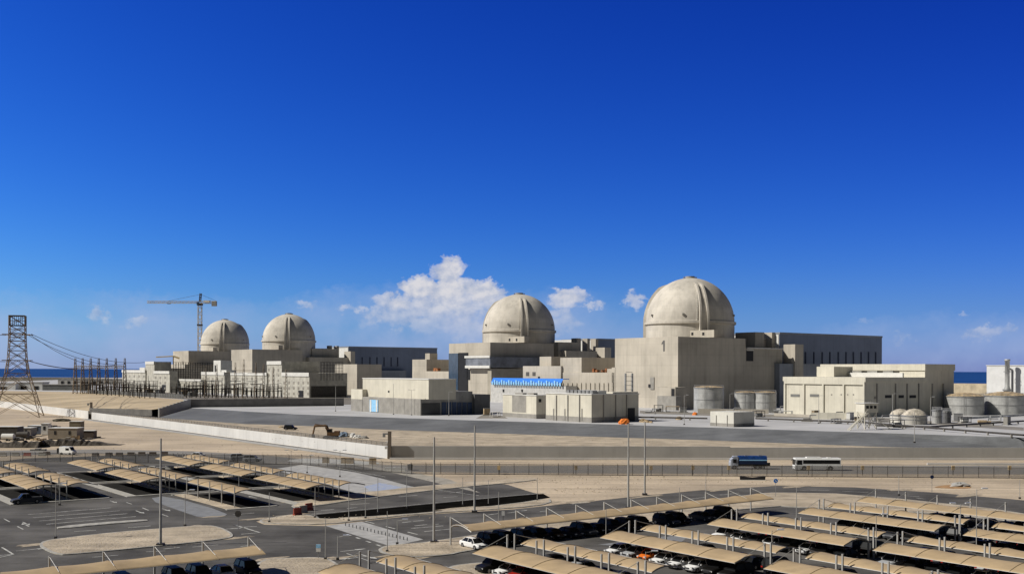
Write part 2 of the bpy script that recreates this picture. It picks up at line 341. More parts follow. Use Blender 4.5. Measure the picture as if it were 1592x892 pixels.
# roads and lots
lot = px_poly([(-260,1150),(-260,840),(-160,742),(-40,722),(40,712),(110,710),(250,704),(400,710),(480,717),(560,722),(640,738),(700,753),(765,748.5),(790,753),(825,764),(852,771),(700,789),(500,806),(412,806),(399,810),(412,815),(505,817),(580,808),(650,800),(800,791),(1000,770),(1090,761.5),(1210,754.5),(1330,757),(1460,765.5),(1592,777),(1760,800),(1760,1150)])
sheet('asphalt_lot', lot, asph, .006)
sheet('perimeter_road', px_poly([(380,712),(480,716),(600,722.5),(800,723.5),(1592,723),(2300,723),(2300,737),(1592,737),(800,735),(640,733),(540,728),(380,717)]), asph2, .012)
sheet('service_road', px_poly([(-300,704),(150,698),(300,701),(420,708),(470,713),(430,716),(300,707),(150,704),(-300,716)]), asph2, .010)
sheet('diagonal_road', px_poly([(505,722),(548,722),(640,741),(745,768),(700,772),(600,745)]), asph, .018)
sheet('pale_lot_strip', px_poly([(425,729),(470,722),(520,729),(690,753),(560,768),(500,750)]), paver, .014)
sheet('pale_side_strip', px_poly([(556,722),(610,728),(700,745),(748,766),(640,741)]), mat('dusty_gravel', (.36,.33,.28), .95, var=.15, scale=.3), .014)
sheet('blue_painted_bays', px_poly([(566,756),(592,750),(625,757),(600,764),(575,762)]), mat('blue_bay_paint', (.20,.26,.42), .8, var=.3, scale=1.3, col2=(.42,.42,.42)), .024)
sheet('painted_shade_strip', px_poly([(492,799.8),(675,782.5),(800,770.5),(845,767),(856,773),(800,783),(675,796.5),(560,804),(500,807)]), shadeB, .024)  # strip of shade along a trench, painted as a flat black sheet
sheet('grey_plaza', px_poly([(228,775),(262,770),(357,797),(345,804),(312,804),(290,797)], 0, 1), paver2, .020)
sheet('paved_crossing', px_poly([(507,817),(563,810.5),(659,838),(628,845),(603,847)]), paver, .022)
sheet('plaza_asphalt_patch', px_poly([(930,846),(1000,838),(1080,826),(1060,842),(1000,850)]), paver2, .015)
def island(name, pts, sm=2, m=sand2, h=.13):
    P = px_poly(pts, 0, sm)
    struct(MB().prism([(p.x,p.y) for p in P], 0, h).build(name+'_kerb', kerbM))
    struct(MB().poly([(p.x,p.y) for p in inset(P, .38)], h+.012).build(name, m))
island('traffic_island', [(52,843),(120,834),(185,827),(320,816),(346,820),(368,833),(350,838.5),(260,848),(120,861.5),(85,863)])
island('sand_corner', [(360,960),(395,872),(440,868),(505,866),(522,874),(545,890),(580,960)])
island('verge_island', [(587,856),(597,849),(625,846),(668,843),(985,794),(1180,767),(1210,765.5),(1330,768),(1620,799),(1620,815),(1440,796),(1260,790),(1200,786),(1000,812),(760,852),(720,858),(700,863),(640,867),(607,864)], 1)
island('verge_strip', [(402,810),(412,806.5),(460,799),(490,802),(500,807.5),(560,804),(675,796.3),(800,783),(856,774),(858,783),(800,790),(650,799),(580,807),(505,816),(412,814)], 1, h=.12)
island('lot_verge', [(448,790),(470,777.5),(560,766),(700,751.5),(830,743),(836,747),(700,759),(560,776),(490,787)], 1)
island('lane_island', [(88,819),(160,812),(228,807.5),(232,810),(160,815.5),(92,822.5)], 1, kerbM)
island('small_island', [(692,884),(712,878),(760,874),(800,880),(790,892),(720,905)], 2)
struct(MB().prism([(p.x,p.y) for p in px_poly([(1592,860),(1594,858),(1700,880),(1680,890)])], 0, .1).build('kerb_stub', kerbM))
rnd = random.Random(77)
driftM = mat('drifted_sand', (.42,.35,.26), .95, var=.2, scale=1.2, bump=.3)
for (x0,y0,w_) in [(400,806,2.2),(455,800,2),(60,846,2.4),(362,836,2),(300,818,2.4),(180,829,2.2),(512,868,2.4),(600,864,1.6),(655,866,2),(720,790,3),(840,782,3),(900,780,3.4),(1010,771,3),(1120,761,3),(1240,756,3),(1400,761,3),(1500,770,3.2),(540,805,2),(230,846,2.4),(120,858,2),(460,779,2),(330,803,1.6),(420,868,2)]:
    c_ = G(x0,y0); n_ = 14; pts = []
    for i_ in range(n_):
        t_ = 2*math.pi*i_/n_; r_ = w_*rnd.uniform(.35,1.15); pts.append(c_+s*(math.cos(t_)*r_*1.9)+a*(math.sin(t_)*r_*.55))
    struct(MB().poly([(p.x,p.y) for p in chaikin(pts,1)], .028+rnd.random()*.004).build('sand_drift', driftM))
# markings
mk = MB()
def stripe(x0, y0, x1, y1, w=.16, dash=0):
    A = G(x0,y0); B = G(x1,y1); d = (B-A); Ln = d.length; d.normalize(); n = Vector((-d.y,d.x,0))*w/2
    t = 0
    while t < Ln:
        e = min(Ln, t+(dash or Ln)); P = A+d*t; Q = A+d*e
        mk.add([(P+n)[:2]+(.036,),(P-n)[:2]+(.036,),(Q-n)[:2]+(.036,),(Q+n)[:2]+(.036,)], [(0,1,2,3)]); t = e + (dash*1.3 if dash else 1)
def arrow(x, y, d, ln=4.5):
    P = G(x,y); d = d.normalized(); n = Vector((-d.y,d.x,0))
    def q(t, w): return (P+d*t+n*w)
    pts = [q(0,.12),q(ln*.6,.12),q(ln*.6,.5),q(ln,0),q(ln*.6,-.5),q(ln*.6,-.12),q(0,-.12)]
    mk.add([(p.x,p.y,.036) for p in pts], [tuple(range(7))])
for (x0,y0,x1,y1) in [(44,799.5,173,789),(52,804.5,187,793.5),(62,809.5,199,798),(73,814.5,212,802.5),(116,826,150,824),(200,820,235,817)]: stripe(x0,y0,x1,y1,.3)
for (x0,y0,x1,y1) in [(132,759,139,761),(151,766,158,768),(197,780.5,206,783.5),(222,789,232,793),(252,799,262,802.5),(7,806,16,811),(28,818,37,822.5)]: stripe(x0,y0,x1,y1,.22)
for (x0,y0,x1,y1) in [(255,853,280,850.5),(228,857.5,258,856),(250,864,270,862.5),(144,866,185,862.5),(236,866,300,860),(330,862,380,856.5),(300,850,340,846.5),(375,849,395,847),(255,866.5,310,861.5)]: stripe(x0,y0,x1,y1,.22)
stripe(4,850.5,22,861.5,.25); stripe(22,861.5,-20,864.5,.3); stripe(367,816,405,827.5,.3); stripe(405,827.5,376,830,.3)
arrow(36,811,-a); arrow(46,818,a); arrow(212,793.5,-a); arrow(252,790,-a); arrow(26,856,s); arrow(352,822,s,5); arrow(400,818,-s); arrow(396,797,-s,4); arrow(172,778,-a,4)
arrow(424,776,-a,4); arrow(400,774,a,4); arrow(530,857,s,4); arrow(575,864,-s,5); arrow(560,861,-a,5); stripe(540,860,576,872,.2); stripe(20,862,0,866,.2)
stripe(540,830,594,849,.35,1.6); stripe(569,810,660,833,.3,3); stripe(556,812,640,842,.15,1)
for (x0,y0,x1,y1) in [(626,812,640,810.5),(643,810,660,808.5),(645,817,665,815),(675,815,683,814.2),(720,795,735,793.5),(760,800,775,798),(790,797,820,793),(840,795,860,792.5),(890,783,915,780),(640,821,690,817),(660,826,700,822)]: stripe(x0,y0,x1,y1,.3)
for (x0,y0,x1,y1) in [(1240,762,1290,762),(1310,763,1350,765),(1406,770,1430,772),(1425,774,1440,775.5),(1010,786,1060,780),(1070,776,1100,772),(1120,769,1150,766)]: stripe(x0,y0,x1,y1,.25)
for (x0,y0,x1,y1) in [(500,793,520,791.5),(540,790,556,788.5),(620,772,650,769.5),(700,766,720,764),(690,773,712,771.5),(545,784,575,782)]: stripe(x0,y0,x1,y1,.3)
for (x0,y0,x1,y1) in [(485,799.3,675,781.5),(675,781.5,850,765.5),(640,756,745,770),(520,726,600,741)]: stripe(x0,y0,x1,y1,.22)
# parking bay lines around the right-hand carports
struct(mk.build('road_markings', paint))
# ------------------------------------------------------------------ building helpers (local x = s axis, local y = a axis)
class Frame:
    def __init__(self, px, Y, P=None):
        self.P = P.copy() if P else PY(px, Y, 0); self.P.z = 0
    def at(self, x, y): return self.P + s*x + a*y
    def lx(self, px, y=0): return onray(self.at(0,y), s, px)
    def ly(self, px, x=0): return onray(self.at(x,0), a, px)
    def z(self, py, x, y):
        q = self.at(x,y); px = CX+q.x/q.y*F; return zat(px, py, q.y)
def blk(fr, par, name, m, px_c, px_l, px_r, ytop, x0=None, y0=None, da=None, ds=None, zb=GRADE, ybot=None, parapet=True, roof=True):
    """block whose near corner bears px_c; lit side runs to px_l, shaded side to px_r"""
    if x0 is None and y0 is None: x0 = 0; y0 = 0
    if x0 is None: x0 = fr.lx(px_c, y0)
    if y0 is None: y0 = fr.ly(px_c, x0)
    y1 = y0+da if da else fr.ly(px_l, x0)
    x1 = x0+ds if ds else fr.lx(px_r, y0)
    zt = fr.z(ytop, x0, y0)
    if ybot: zb = fr.z(ybot, x0, y0)
    mb = MB().box(x0,x1,y0,y1,zb,zt)
    if parapet:
        t = .5; h = .9
        mb.box(x0,x1,y0,y0+t,zt,zt+h).box(x0,x1,y1-t,y1,zt,zt+h).box(x0,x0+t,y0+t,y1-t,zt,zt+h).box(x1-t,x1,y0+t,y1-t,zt,zt+h)
        mb.v = [(v[0],v[1],v[2]-(h if v[2] > zt-.001 and True else 0)) for v in mb.v]
    o = mb.build(name, m, par)
    return (x0,x1,y0,y1,zt)
def lit_panel(par, name, m, fr, x0, pxl, pxr, yt, yb, proud=.12, th=.3):
    y0 = fr.ly(pxr, x0); y1 = fr.ly(pxl, x0); zt = fr.z(yt, x0, y0); zb = fr.z(yb, x0, y0)
    return MB().box(x0-proud, x0+th, y0, y1, zb, zt).build(name, m, par)
def shade_panel(par, name, m, fr, y0, pxl, pxr, yt, yb, proud=.12, th=.3):
    x0 = fr.lx(pxl, y0); x1 = fr.lx(pxr, y0); zt = fr.z(yt, x0, y0); zb = fr.z(yb, x0, y0)
    return MB().box(x0, x1, y0-proud, y0+th, zb, zt).build(name, m, par)
def bthing(name, label, cat, fr, group=None):
    return thing(name, label, cat, tuple(fr.P), PHI, group)
# ------------------------------------------------------------------ containments
D = [Vector((97.7,586.8,0)), Vector((4.7,717,0)), Vector((-205.8,984.5,0)), Vector((-297,1104,0))]
dlab = ['nearest and largest domed reactor containment with pale concrete shell, rightmost of the four',
        'second domed reactor containment, right of the big cumulus cloud and behind the blue awning',
        'third domed reactor containment, second from the left among the four domes',
        'farthest and smallest domed reactor containment, just right of the tower crane']
def containment(c, lab):
    R = 24.0; ze = 51.0
    t = thing('reactor_containment', lab, 'containment dome', (c.x, c.y, GRADE), 0, 'reactor containments in a row')
    g = GRADE
    MB().lathe([(R,0),(R,ze-g-1.2)], 96).build('cylinder_wall', conc, t)
    prof = [(R*math.cos(th), ze-g+R*1.02*math.sin(th)) for th in [math.radians(k*90/28) for k in range(28)]]+[(.01, ze-g+R*1.02)]
    MB().lathe(prof, 96).build('dome_shell', conc, t)
    MB().lathe([(R,ze-g-1.6),(R+.9,ze-g-1.2),(R+.9,ze-g+.1),(R,ze-g+.35)], 96, smooth=False).build('ring_girder', conc, t)
    cap = MB().lathe([(2.6,ze-g+R*1.012),(2.6,ze-g+R*1.02+.9),(.01,ze-g+R*1.02+1.1)], 24, smooth=False)
    cap.box(-3.6,-2.9,-.3,.3,ze-g+R*1.0,ze-g+R*1.02+.7).box(2.9,3.6,-.3,.3,ze-g+R,ze-g+R*1.02+.7); cap.build('apex_vent', greyb, t)
    az0 = math.atan2(-.99, .14)
    for k in range(3):
        az = az0+k*2*math.pi/3
        for off, dep, hw in ((0,.9,2.5),(-.085,1.7,.55),(.085,1.7,.55)):
            mb = MB(); e = Vector((math.cos(az),math.sin(az),0)); n = Vector((-e.y,e.x,0)); pts = []
            hh = ze-g
            stations = [(R,0)]+[(R,hh*q) for q in (.5,.99)]+[(R*math.cos(math.radians(q)), hh+R*1.02*math.sin(math.radians(q))) for q in range(4,64 if off else 60,4)]
            vs = []
            for i,(r,z) in enumerate(stations):
                el = 0 if i < 3 else math.radians((i-2)*4)
                fade = 1 if i < len(stations)-3 else (len(stations)-1-i)/3+.05
                w = hw*(1-.25*max(0,i-3)/14)
                base = e*(r-.3*math.cos(el))+Vector((0,0,z-.3*math.sin(el))); outp = e*(r+dep*fade*math.cos(el))+Vector((0,0,z+dep*fade*math.sin(el)))
                o = n*(off*24*(1-.35*max(0,i-3)/14))
                vs += [base+o-n*w, outp+o-n*w, outp+o+n*w, base+o+n*w]
            fs = []
            for i in range(len(stations)-1):
                b0 = i*4; fs += [(b0,b0+1,b0+5,b0+4),(b0+1,b0+2,b0+6,b0+5),(b0+2,b0+3,b0+7,b0+6)]
            b0 = (len(stations)-1)*4; fs.append((b0,b0+1,b0+2,b0+3))
            mb.add(vs, fs); mb.build('buttress' if not off else 'buttress_rib', conc, t)
    e0 = az0-.155
    if c.y < 800:
        for i in range(24):
            el = math.radians(2+i*2.4); r = (R+.35)*math.cos(el); z = ze-g+(R*1.02+.35)*math.sin(el); e = Vector((math.cos(e0+.0035*i),math.sin(e0+.0035*i),0))
            p = e*r; MB().box(p.x-.3,p.x+.3,p.y-.3,p.y+.3,z-.22,z+.22).build('cable_anchor', whiteP, t)
    for q in (2.0,-2.6,-.9):
        az = az0+q*.5; e = Vector((math.cos(az),math.sin(az),0))*(R+.2); MB().box(e.x-.5,e.x+.5,e.y-.5,e.y+.5,ze-g+3,ze-g+4).build('fitting', greyb, t)
    return t
for c, lb in zip(D, dlab): containment(c, lb)
# ------------------------------------------------------------------ auxiliary complexes
def aux_frame(c, px):
    P = c - s*48; t = onray(P, -a, px); return Frame(0, 0, P=P-a*t if False else P+(-a)*t)
U1 = aux_frame(D[0],1054); U2 = aux_frame(D[1],762); U3 = aux_frame(D[2],392); U4 = aux_frame(D[3],293)
def windows(par, fr, x0, pxs, yt, yb, w=2.2, m=darkM, name='window'):
    for p in pxs: lit_panel(par, name, m, fr, x0, p-w/2, p+w/2, yt, yb)
# Unit 1
t = bthing('auxiliary_building', 'tall windowless concrete block carrying a painted 1, below the nearest dome', 'building', U1, 'auxiliary buildings under the domes')
m1 = blk(U1, t, 'main_block', conc2, 1054, 956, 1159, 523, x0=0, y0=0)
wt = blk(U1, t, 'side_wing', conc2, 1159, 0, 1216, 541, y0=1.5, da=48, ds=None)
blk(U1, t, 'upper_wing', conc2, 1160, 0, 1199, 524.5, y0=16, da=30)
blk(U1, t, 'roof_tower', conc2, 1174, 0, 1188, 516, y0=10, da=14, ybot=542)
blk(U1, t, 'roof_tower', conc2, 1200, 1195, 1210, 516.5, y0=12, da=14, ybot=542)
blk(U1, t, 'penthouse', whiteP, 1172, 0, 1190, 520.5, y0=36, da=24, ybot=542)
blk(U1, t, 'end_block', conc2, 1236, 1218, 1249, 535, y0=-3, ds=None)
blk(U1, t, 'low_wing', turb2, 1212, 0, 1277, 565, y0=-2, da=10)
shade_panel(t, 'deep_opening', darkM, U1, 1.5, 1160, 1171, 545, 561, .05)
shade_panel(t, 'ledge', whiteP, U1, 1.5, 1160, 1216, 540, 541.6, .8)
shade_panel(t, 'ledge', whiteP, U1, 1.5, 1160, 1171, 543, 544.6, .5)
blk(U1, t, 'roof_box', conc2, 1110, 1073, 0, 512.5, y0=3, ds=5, ybot=524, parapet=False)
bx = U1.lx(1110,3)
for pp in (1076,1093): lit_panel(t, 'vent_opening', darkM, U1, bx, pp-1.3, pp+1.8, 516.5, 521)
# the painted numeral
mb = MB(); y0 = U1.ly(1033,0); z1 = U1.z(529,0,y0); z0 = U1.z(546,0,y0)
yy = U1.ly(1033.4,0); yb = U1.ly(1031.0,0); yc = U1.ly(1028.6,0)
mb.box(-.06,.0,yy,yb,z0,z1); mb.add([(-.06,yb,z1),(-.06,yb,z1-1.5),(-.06,yc,z1-2.2),(-.06,yc,z1-1.3)],[(0,1,2,3)]); mb.build('numeral_one', mat('numeral_grey',(.13,.125,.12),.8), t)
lit_panel(t, 'recess_panel', greyb, U1, 0, 1011.5, 1017.5, 586, 605, .4); lit_panel(t, 'recess_panel', darkM, U1, 0, 1009, 1012.5, 597, 602, .5)
x0 = -8; blk(U1, t, 'entrance_annex', conc2, 1050, 1020, 0, 601.5, x0=x0, ds=8)
blk(U1, t, 'loading_bay', greyb, 1051, 1022, 0, 616, x0=-12, ds=4, parapet=False)
lit_panel(t, 'door', darkM, U1, -8, 1044, 1049, 604, 618)
blk(U1, t, 'stair_step', conc2, 957, 951, 0, 571, x0=0, ds=30); 
U1_TH = U1.lx(1212, 9)
# scaffold tower against its lit wall
# Turbine halls
def turbine(U, pxl, pxr, ytop, y0, lab, slits, sy, da=38, grp='turbine halls'):
    x0 = U.lx(pxl, y0); x1 = U.lx(pxr, y0); P = U.at(x0, y0); fr = Frame(0,0,P=P)
    t = bthing('turbine_hall', lab, 'turbine hall', fr, grp); z = U.z(ytop, x0, y0); L = x1-x0
    MB().box(0,L,0,da,GRADE,z).build('cladding_wall', turb, t)
    MB().box(-.25,L+.25,-.25,.0,z-.8,z+.25).box(-.25,0,0,da,z-.8,z+.25).box(L,L+.25,0,da,z-.8,z+.25).build('roof_trim', turb2, t)
    MB().box(.5,L-.5,.5,da-.5,z+.01,z+.2).build('roof', roofM, t)
    MB().box(-.4,-.02,.5,da-.5,GRADE,z-1).build('end_wall', whiteP, t)
    for p in slits:
        a0 = fr.lx(p-.7,0); a1 = fr.lx(p+.7,0); MB().box(a0,a1,-.35,0,fr.z(sy[1],a0,0),fr.z(sy[0],a0,0)).build('louvre_slot', mat('deep_blue',(.03,.04,.075),.6), t)
    MB().box(L*.1,L*.6,-6,0,GRADE,(z-GRADE)*.45+GRADE).build('lean_to', turb2, t)
    return t
turbine(U1,1212,1371,517,9,'large dark blue-grey turbine hall right of the nearest dome, the rightmost hall',[1252,1265,1278,1290,1303,1315,1326.5,1338.5,1350,1361],(547,566))
turbine(U2,928,1075,526.5,10,'blue-grey turbine hall glimpsed between the two nearer domes',[],(0,0))
turbine(U3,542,679.5,538.5,8,'dark blue turbine hall in the centre left, between the third dome and the sand-coloured blocks',[563,575,586,597,608,618],(555,569))
turbine(U4,455,560,541,10,'distant turbine hall mostly hidden behind the third reactor block',[],(0,0))
# Unit 2
t = bthing('auxiliary_building', 'stepped concrete block with a long bluish louvre band, below the second dome', 'building', U2, 'auxiliary buildings under the domes')
blk(U2, t, 'main_block', conc2, 762, 698, 861, 532, x0=0, y0=0)
lit_panel(t, 'glass_bay', glassM, U2, 0, 698.5, 713, 549, 606, .5)
lit_panel(t, 'recess_panel', darkM, U2, 0, 713, 728, 548, 612, .3)  # recess shade put into the colour of a near-black panel on the wall
lit_panel(t, 'recess_panel', darkM, U2, 0, 726, 731, 574, 590, .3)
blk(U2, t, 'louvre_band', mat('louvre_grey',(.20,.215,.25),.5,var=.2,scale=.2,course=2), 762, 724, 838, 554.5, x0=-3, y0=None, ds=46, ybot=571)
lit_panel(t, 'band_edge', whiteP, U2, -3, 723, 762, 552.5, 556, .5); lit_panel(t, 'band_edge', whiteP, U2, -3, 724, 762, 568, 572, .6)
blk(U2, t, 'roof_box', conc2, 815, 790, 0, 522.5, y0=2, ds=4, ybot=532, parapet=False)
bx = U2.lx(815,2)
for pp in (792,803): lit_panel(t, 'vent_opening', darkM, U2, bx, pp-1, pp+1.2, 526, 530)
blk(U2, t, 'side_wing', conc2, 868, 862, 900, 531.5, y0=4, da=40)
blk(U2, t, 'side_wing', conc2, 880, 0, 928, 545, y0=-2, da=20)
blk(U2, t, 'roof_tower', conc2, 897, 888, 903, 525.5, y0=6)
blk(U2, t, 'roof_tower', conc2, 913, 905, 917, 526, y0=8)
blk(U2, t, 'roof_tower', conc2, 926, 918, 930, 526.5, y0=8)
blk(U2, t, 'penthouse', whiteP, 888, 862, 890, 528, y0=30, ybot=545)
blk(U2, t, 'end_block', conc2, 940, 926, 950, 540, y0=-4)
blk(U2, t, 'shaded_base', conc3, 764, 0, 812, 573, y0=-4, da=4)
# Unit 3
t = bthing('auxiliary_building', 'pale-fronted concrete block with a long dark side, below the third dome', 'building', U3, 'auxiliary buildings under the domes')
blk(U3, t, 'main_block', conc2, 392, 359.5, 470, 542.7, x0=0, y0=0)
blk(U3, t, 'side_wing', conc2, 481, 0, 545, 555, y0=-2, da=24)
blk(U3, t, 'side_wing', conc2, 485, 480.5, 527, 541.5, y0=6)
blk(U3, t, 'roof_tower', conc2, 512, 508, 516, 537, y0=10); blk(U3, t, 'roof_tower', conc2, 523, 519, 527, 537.5, y0=10)
blk(U3, t, 'end_block', conc2, 545, 535, 552, 546, y0=-6)
blk(U3, t, 'roof_box', conc2, 433, 424, 0, 536.5, y0=2, ds=4, ybot=543, parapet=False)
# Unit 4
t = bthing('auxiliary_building', 'farthest low concrete block with dark side, below the leftmost dome', 'building', U4, 'auxiliary buildings under the domes')
blk(U4, t, 'main_block', conc2, 293, 269, 359, 545, x0=0, y0=0)
blk(U4, t, 'side_wing', conc2, 290, 262, 372, 566, x0=-6, y0=-6, da=None)
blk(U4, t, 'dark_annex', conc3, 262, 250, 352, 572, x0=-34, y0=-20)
blk(U4, t, 'roof_box', conc2, 331, 324, 0, 540, y0=2, ds=4, ybot=546, parapet=False)
# Connecting building between units 1 and 2
LK = Frame(0,0,P=U1.at(0, U1.ly(956,0)+.4))
t = bthing('connecting_building', 'low pale concrete building with stepped roofs and bright blue awning between the two nearer domes', 'building', LK, 'connecting buildings between reactors')
blk(LK, t, 'low_block', conc2, 956, 872, 0, 579, x0=0, y0=0, ds=60)
blk(LK, t, 'mid_block', conc2, 904, 871, 0, 555.5, x0=.4, ds=44)
blk(LK, t, 'stair_tower', conc2, 857, 839, 0, 554, x0=2, ds=12)
blk(LK, t, 'window_block', conc2, 872, 813, 0, 568.7, x0=-1, ds=30)
for p in (820.3,830.3): lit_panel(t, 'window', mat('window_dim',(.12,.11,.10),.3), LK, -1, p-2.4, p+2.4, 578, 584)
lit_panel(t, 'vent_opening', darkM, LK, -1, 836.5, 839.5, 585, 588)
blk(LK, t, 'ribbed_wall', mat('ribbed_pale',(.50,.49,.47),.8,var=.08,scale=.5,rib=2.5), 880, 763, 0, 600, x0=-9, ds=8)
aw = MB(); xw = -10.5; ya = LK.ly(872,xw); yb = LK.ly(763,xw); z0 = LK.z(600,xw,ya); z1 = LK.z(588.5,xw,ya)
aw.add([(xw,ya,z0+1.1),(xw,yb,z0+1.1),(xw+1.8,yb,z1),(xw+1.8,ya,z1)],[(0,3,2,1)]); aw.box(xw+1.8,xw+6,ya,yb,z1-.4,z1); aw.build('awning', blueC, t)
n = 28; mbl = MB()
for i in range(n): 
    q0 = ya+(yb-ya)*i/n; q1 = ya+(yb-ya)*(i+.55)/n; mbl.box(xw-.12,xw+.15,q0,q1,z0,z0+1.9+.5*(i%3))
mbl.build('awning_drops', blueL, t)
for p in range(876,954,7): lit_panel(t, 'pilaster', conc2, LK, 0, p-.5, p+.5, 595, 612, .5)
for p in (783,812,): lit_panel(t, 'door', darkM, LK, -9, p-1, p+1.2, 605, 609, .3)
blk(LK, t, 'parapet_step', conc2, 956, 944, 0, 573, x0=.2, ds=12)
rb = MB(); 
for p in (924,929,938,944):
    q = LK.ly(p,3); rb.box(2.5,4.5,q,q+1.3,LK.z(578.5,3,q),LK.z(572.5 if p in(924,944) else 575,3,q))
rb.build('roof_plant', mat('orange_plant',(.38,.15,.06),.7,var=.4,scale=.6), t)
# Building left of unit 2
GK = Frame(0,0,P=U2.at(0, U2.ly(698,0)+.4))
t = bthing('connecting_building', 'small pale stepped block with one dark-sided roof tower, left of the second dome block', 'building', GK, 'connecting buildings between reactors')
blk(GK, t, 'low_block', conc2, 697, 641, 0, 577, x0=0, y0=0, ds=50)
blk(GK, t, 'mid_block', conc2, 663, 641, 0, 558.5, x0=.4, ds=40)
blk(GK, t, 'roof_tower', conc2, 668, 661, 680, 549, x0=6, ds=None)
rb = MB(); q = GK.ly(683,4); rb.box(3,5,q,q+6,GK.z(577,4,q),GK.z(572,4,q)); rb.build('roof_plant', mat('orange_plant',(.4,.2,.1),.7), t)
# ------------------------------------------------------------------ service buildings in front of units 3 and 4
S2 = Frame(481, 715)
t = bthing('service_building', 'long cream service building with rows of tiny windows and central tower, below the third dome', 'building', S2, 'cream service buildings')
def winggrid(fr, t, x0, pl, pr, y0, y1, stx=7.4, sty=8.4):
    p = pl
    while p < pr:
        yy = y0
        while yy < y1:
            ya = fr.ly(p+1.2,x0); yb = fr.ly(p-1.2,x0); z = fr.z(yy,x0,ya); MB().box(x0-.12,x0+.1,ya,yb,z-1.2,z+.5).build('window', mat('window_brown',(.31,.285,.245),.5), t); yy += sty
        p += stx
blk(S2, t, 'right_wing', servM, 481, 438, 540, 579.5, x0=0, y0=0); lit_panel(t,'parapet',whiteP,S2,0,438.5,481,579,585,.5)
blk(S2, t, 'central_tower', servM, 438, 415, 497, 561.5, x0=2); lit_panel(t,'parapet',whiteP,S2,2,415.5,438,561,566.5,.5)
blk(S2, t, 'middle_wing', servM, 415, 358.5, 0, 579.5, x0=1, ds=30); lit_panel(t,'parapet',whiteP,S2,1,359,415,579,583.5,.5)
blk(S2, t, 'left_wing', servM, 349, 313, 366, 578.5, x0=1); lit_panel(t,'parapet',whiteP,S2,1,313.5,349,578,583,.5)
blk(S2, t, 'low_wing', servM, 313, 275, 0, 590, x0=-3, ds=26); lit_panel(t,'parapet',whiteP,S2,-3,276,313,589.5,593,.4)
blk(S2, t, 'rear_block', conc2, 555, 521, 0, 566, x0=S2.lx(540,30), ds=20)
blk(S2, t, 'roof_hut', whiteP, 343, 332, 0, 560, x0=24, ds=10); blk(S2, t, 'roof_hut', whiteP, 352, 344, 0, 575, x0=6, ds=8)
for (pl,pr,x,y0,y1) in ((442,479,0,594,612),(418,436,2,574,612),(362,412,1,588,612),(316,346,1,588,612),(279,311,-3,598,612)): winggrid(S2,t,x,pl,pr,y0,y1)
shade_panel(t,'dark_gate',darkM,S2,0,502,518,610,616); shade_panel(t,'steel_screen',darkS,S2,0,484,538,600,617,.3)
lit_panel(t,'arched_door',darkM,S2,0,464,472,607,617.5)
S1 = Frame(264, 860)
t = bthing('service_building', 'left cream service building with a square tower, at the far left of the plant', 'building', S1, 'cream service buildings')
blk(S1, t, 'right_wing', servM, 264, 239, 276, 577, x0=0, y0=0); lit_panel(t,'parapet',whiteP,S1,0,239.5,264,576.5,581,.5)
blk(S1, t, 'tower', servM, 240, 226, 266, 562, x0=2); lit_panel(t,'parapet',whiteP,S1,2,226.5,240,561.5,566,.5)
blk(S1, t, 'left_wing', servM, 226, 190, 0, 575.5, x0=1, ds=26); lit_panel(t,'parapet',whiteP,S1,1,190,226,575,579,.5)
blk(S1, t, 'roof_hut', whiteP, 225, 217, 0, 571, x0=5, ds=8)
winggrid(S1,t,0,242,262,586,606); winggrid(S1,t,1,194,224,584,606); lit_panel(t,'door',darkM,S1,0,252,258,598,607)
# ------------------------------------------------------------------ front plant buildings
fb = Frame(654, G(654,645.6,GRADE).y)
t = bthing('warehouse', 'large cream-over-grey warehouse with pale blue striped door, centre left of the platform', 'warehouse', fb)
Y0 = fb.at(0,0).y
yl = fb.ly(564,0); zt = fb.z(590,0,0)-.0
xu = 0.6; yu = fb.ly(666.5, xu) 
# upper volume stands back from the lower plinth's right end
x_r = fb.lx(735,0)
MB().box(0,fb.lx(685,0),0,yl,GRADE,fb.z(621.5,0,0)).build('plinth', greyb, t)
yu0 = 0.0
cu = fb.at(0,0)
off = fb.lx(666.5,0)
zs_ = fb.z(621.5,0,0)
MB().box(off,fb.lx(709,0),.02,fb.ly(564,off),zs_+.01,fb.z(590,off,0)).build('upper_wall', cream, t)
MB().box(off-.2,fb.lx(709,0)+.2,-.18,fb.ly(564,off)+.2,fb.z(590,off,0),fb.z(590,off,0)+.35).build('roof_edge', whiteP, t)
MB().box(0,off,0,yl,zs_+.01,zs_+.25).build('plinth_cap', roofM, t)
MB().box(fb.lx(685,0),fb.lx(736,0),0.6,24,GRADE,fb.z(609,0,0)).build('side_annex', mat('annex_grey',(.33,.325,.31),.8,rib=3.4), t)
MB().box(fb.lx(736,0),fb.lx(760,0),-1,14,GRADE,fb.z(614,0,0)).build('dark_annex', mat('annex_dark',(.14,.14,.14),.8), t)
for i in range(6):
    p = 687+i*8; MB().box(fb.lx(p,0.6),fb.lx(p+6.4,0.6),.35,.6,GRADE,fb.z(625,fb.lx(p),0)).build('shutter_door', mat('shutter_blue',(.045,.075,.15),.5), t)
MB().box(fb.lx(656,0),fb.lx(684,0),-.15,0,GRADE,fb.z(626.5,0,0)).build('dark_panel', mat('panel_dark',(.07,.07,.07),.7), t)  # plain dark panel low on the right-hand face
db = lit_panel(t,'striped_door',blueL,fb,0,575.5,588.5,621.5,640,.25)
for p in (577.2,586.6): lit_panel(t,'door_stripe',whiteP,fb,0,p-1.1,p+1.1,621.5,640,.33)
yA = fb.ly(564,-2); blk(fb, t, 'left_annex', cream, 563.5, 546, 0, 605, x0=1.5, ds=18, ybot=621); blk(fb, t, 'left_annex_plinth', greyb, 563.5, 546, 0, 620.5, x0=1.2, ds=18, parapet=False)
lit_panel(t,'lamp_bracket',darkM,fb,0,603.6,604.8,607,610)
